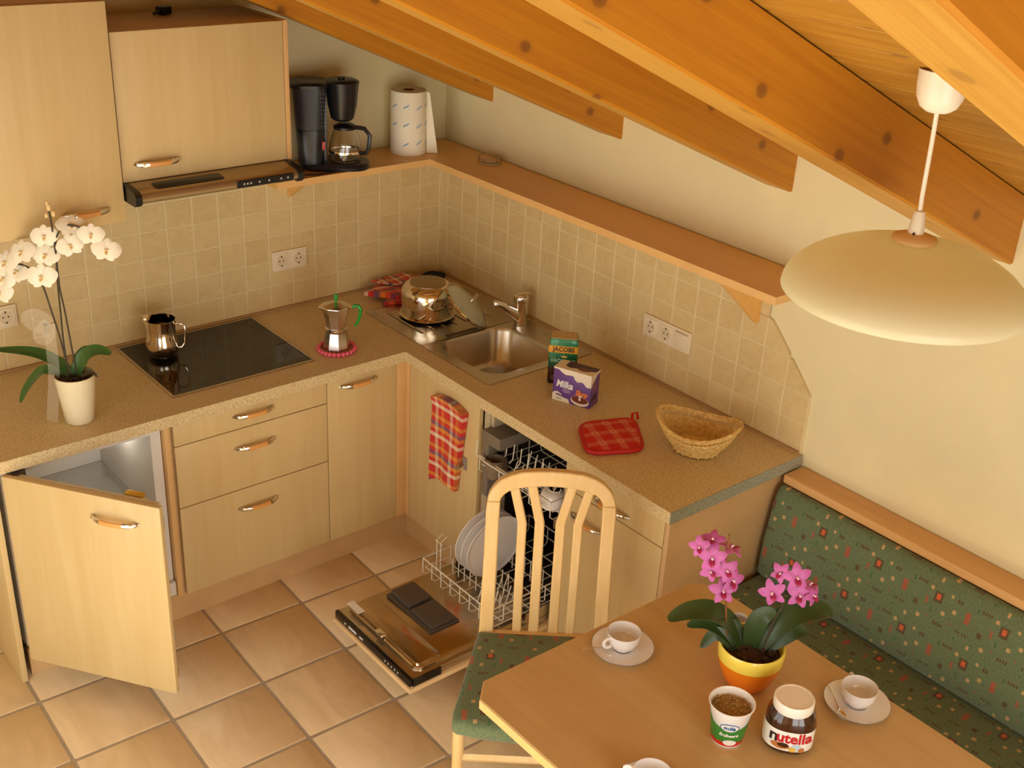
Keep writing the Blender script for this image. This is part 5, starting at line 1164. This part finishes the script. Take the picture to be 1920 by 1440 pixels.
for h0, h1, mm, nm in ((.008, None, gp_, 'green_sleeve'), (.0085, .022, rdp, 'strawberry_print')):
    mb = MB(); vs = []
    for a, top in lo:
        for hh in (h0, h1 or top):
            if nm == 'strawberry_print': hh = h0 if hh == h0 else .016 + .006 * abs(math.sin(a * 6))
            r = yr(hh) + (.0006 if nm == 'green_sleeve' else .0010)
            vs.append((yc[0] + r * math.cos(a), yc[1] + r * math.sin(a), z + hh))
    mb.add(vs, [(2 * j, 2 * j + 2, 2 * j + 3, 2 * j + 1) for j in range(n)]); mk(nm, mb, mm, t)
bp = P('blue_print', rgb(40, 96, 160), .4)
def ell(M, rx, ry, m, z0, z1, par, nm, bend=.045):
    mb = MB(M); n = 28; ring = [(rx * math.cos(2 * PI * j / n), ry * math.sin(2 * PI * j / n)) for j in range(n)]
    vs = [(x, y, zz + (math.sqrt(max(0, bend ** 2 - x * x)) - bend)) for zz in (z0, z1) for x, y in ring]; vs += [(0, 0, z1)]
    mb.add(vs, [(j, (j + 1) % n, n + (j + 1) % n, n + j) for j in range(n)] + [(n + j, n + (j + 1) % n, 2 * n) for j in range(n)]); mk(nm, mb, m, par)
ell(YM(ca, yr(.068) + .0008, z + .068), .021, .0115, bp, -.001, .0004, t, 'logo_ring'); ell(YM(ca, yr(.068) + .0008, z + .068), .0195, .0100, wp, 0, .0012, t, 'logo_oval')
text('lettering', 'mila', .0155, YM(ca, yr(.068) + .0024, z + .068), bp, t, bold=.0004, bend=.045, sx=1.1)
text('lettering', 'Erdbeere', .0120, YM(ca, yr(.044) + .0016, z + .044), wp, t, shear=.2, bold=.0004, bend=.042)
ell(YM(ca + .12, yr(.022) + .0014, z + .022), .015, .0085, wp, 0, .0008, t, 'cream_print')
rd = random.Random(4); mb = MB().lathe([(.0455, z + .090), (.030, z + .094), (.003, z + .095)], 24, yc)
for i in range(90):
    a, r = rd.uniform(0, 2 * PI), .042 * math.sqrt(rd.random()); s_ = rd.uniform(.0024, .0046); mb.ball((yc[0] + r * math.cos(a), yc[1] + r * math.sin(a), z + .094 + rd.uniform(0, .005)), s_, 6, 0, (1, .8, .6))
mk('muesli', mb, P('muesli', rgb(166, 130, 70), .85, noise=.4), t, kind='stuff')

# ------------------------------------------------------------------ spread jar
jc = (-.985, -2.690); t = thing('spread_jar', 'jar of chocolate spread with a white screw lid on the table', 'jar', (*jc, TT)); z = TT
ja = math.atan2(-3.8326 - jc[1], -2.8558 - jc[0]) + .12
def jl(r, zz, n=44):
    out = []
    for j in range(n):
        a = 2 * PI * j / n; c, s_ = math.cos(a), math.sin(a); rx, ry = r * 1.08, r * .94; q = (abs(c) ** 2.4 + abs(s_) ** 2.4) ** (-1 / 2.4)
        x, y = ry * q * c, rx * q * s_; out.append((jc[0] + x * math.cos(ja) - y * math.sin(ja), jc[1] + x * math.sin(ja) + y * math.cos(ja), z + zz))
    return out
choc = P('chocolate_glass', rgb(64, 30, 16), .08, Coat_Weight=.6)
mk('glass_body', MB().loft([jl(.040, 0), jl(.047, .003), jl(.0515, .012), jl(.052, .04), jl(.0525, .075), jl(.049, .092), jl(.043, .103), jl(.041, .108)]), choc, t, ang=60)
mk('lid', MB().lathe([(.0445, z + .106), (.0455, z + .108), (.0455, z + .129), (.0435, z + .132), (.040, z + .132), (.039, z + .131), (.001, z + .131)], 44, jc), P('lid_cream', rgb(246, 238, 222), .35), t, ang=40)
lbm = P('label_white', rgb(246, 242, 232), .4); mb = MB(); full = [jl(.0529, .016), jl(.0532, .04), jl(.0534, .070)]
m = 44; sel = list(range(-12, 13)); vs = [full[r][i % m] for i in sel for r in range(3)]
mb.add(vs, [(3 * i + r, 3 * i + 3 + r, 3 * i + 4 + r, 3 * i + 1 + r) for i in range(len(sel) - 1) for r in range(2)]); mk('paper_label', mb, lbm, t, ang=60)
jrx, jry = .0535 * 1.08, .0535 * .94
def jbend(x, o=0.0): u = min(.97, abs(x + o) / jrx); return jry * ((1 - u ** 2.4) ** (1 / 2.4) - 1)
d = Vector((math.cos(ja), math.sin(ja), 0)); x3 = Vector((-d.y, d.x, 0)); J0 = frame((jc[0] + d.x * (jry + .0006), jc[1] + d.y * (jry + .0006), z), x3, (0, 0, 1), d)
def jtext(nm, s_, size, cx, cz, m, **kw): text(nm, s_, size, J0 @ Matrix.Translation((cx, cz, .0004)), m, t, bend=lambda x: jbend(x, cx), **kw)
jtext('lettering', 'n', .042, -.0350, .0515, bt, bold=.0009, sx=.95); jtext('lettering', 'utella', .0390, .0110, .0525, P('red_print', rgb(200, 30, 36), .4), bold=.0010, sx=.94)
def jell(cx, cz, rx, ry, m, z1, nm):
    n = 24; mb = MB(J0); ring = [(cx + rx * math.cos(2 * PI * j / n), cz + ry * math.sin(2 * PI * j / n)) for j in range(n)]
    vs = [(x, y, zz + jbend(x)) for zz in (-.001, z1) for x, y in ring] + [(cx, cz, z1 + jbend(cx))]
    mb.add(vs, [(j, (j + 1) % n, n + (j + 1) % n, n + j) for j in range(n)] + [(n + j, n + (j + 1) % n, 2 * n) for j in range(n)]); mk(nm, mb, m, t)
jell(-.018, .029, .021, .0085, MATS['bread_print'] if 'bread_print' in MATS else P('bread_print', rgb(190, 120, 60), .5), .0004, 'bread_print'); jell(-.012, .032, .013, .006, choc, .0008, 'spread_print')
jell(.018, .029, .011, .009, P('pale_blue_print', rgb(190, 214, 226), .5), .0004, 'milk_print'); jell(.010, .023, .008, .0065, MATS['gold_print'], .0010, 'nut_print'); jell(.030, .022, .007, .006, MATS['bread_print'], .0010, 'nut_print')

# ------------------------------------------------------------------ pendant lamp
xx = NT('frosted_shade'); xx.col(rgb(244, 240, 214)); xx.set(Roughness=.3)
tr = xx.n('ShaderNodeBsdfTranslucent'); tr.inputs[0].default_value = rgb(248, 244, 214); mx_ = xx.n('ShaderNodeMixShader'); mx_.inputs[0].default_value = .5
xx.link(xx.b.outputs[0], mx_.inputs[1]); xx.link(tr.outputs[0], mx_.inputs[2]); xx.link(mx_.outputs[0], xx.t.nodes['Material Output'].inputs[0]); M_shade = xx.m
lx_, ly_ = -.950, -2.720; t = thing('pendant_lamp', 'pendant lamp with a wide cream glass dome shade above the table', 'lamp', (lx_, ly_, 1.85))
ztop = zc(lx_)
mk('canopy', MB().lathe([(.010, 2.172), (.020, 2.173), (.032, 2.181), (.040, 2.197), (.043, 2.218), (.044, ztop + .012)], 32, (lx_, ly_)), M_cream, t, ang=50)
mk('cord', MB().tube([(lx_, ly_, 2.175), (lx_ + .001, ly_ - .002, 2.12), (lx_ + .004, ly_ - .003, 2.02), (lx_ + .006, ly_ - .004, 1.985)], .0042, 8), M_cream, t)
cx, cy = lx_ + .006, ly_ - .004
mk('lamp_holder', MB().lathe([(.008, 1.992), (.010, 1.990), (.014, 1.962), (.0145, 1.955), (.0145, 1.948)], 20, (cx, cy)), M_cream, t, ang=50)
mk('clamp_disc', MB().lathe([(.0145, 1.950), (.026, 1.947), (.040, 1.942), (.042, 1.937), (.040, 1.933), (.010, 1.932)], 32, (cx, cy)), P('ivory_plastic', rgb(228, 190, 130), .4), t, ang=50)
mk('screw', MB().ball((cx - .016, cy - .006, 1.952), .0025, 6), M_black, t)
R_ = .228; H_ = .108; pr_ = [(R_ * math.sin(u * PI / 2 / 12) if u else .012, 1.932 - H_ * (1 - math.cos(u * PI / 2 / 12) ** .9) ) for u in range(13)]
pr_ = [(max(.012, R_ * math.sin(u * PI / 24)), 1.934 - H_ * (1 - math.cos(u * PI / 24)) ** .92) for u in range(13)]
inn = [(max(.010, r - .004), zz - .004) for r, zz in reversed(pr_)]
mk('shade', MB().lathe(pr_ + inn, 72, (cx, cy), cap0=False, cap1=False), M_shade, t, ang=60, label='cream frosted glass shade')
mk('bulb', MB().lathe([(.013, 1.930), (.015, 1.905), (.028, 1.880), (.029, 1.862), (.020, 1.845), (.002, 1.840)], 20, (cx, cy)), P('bulb_opal', rgb(240, 236, 226), .3), t)
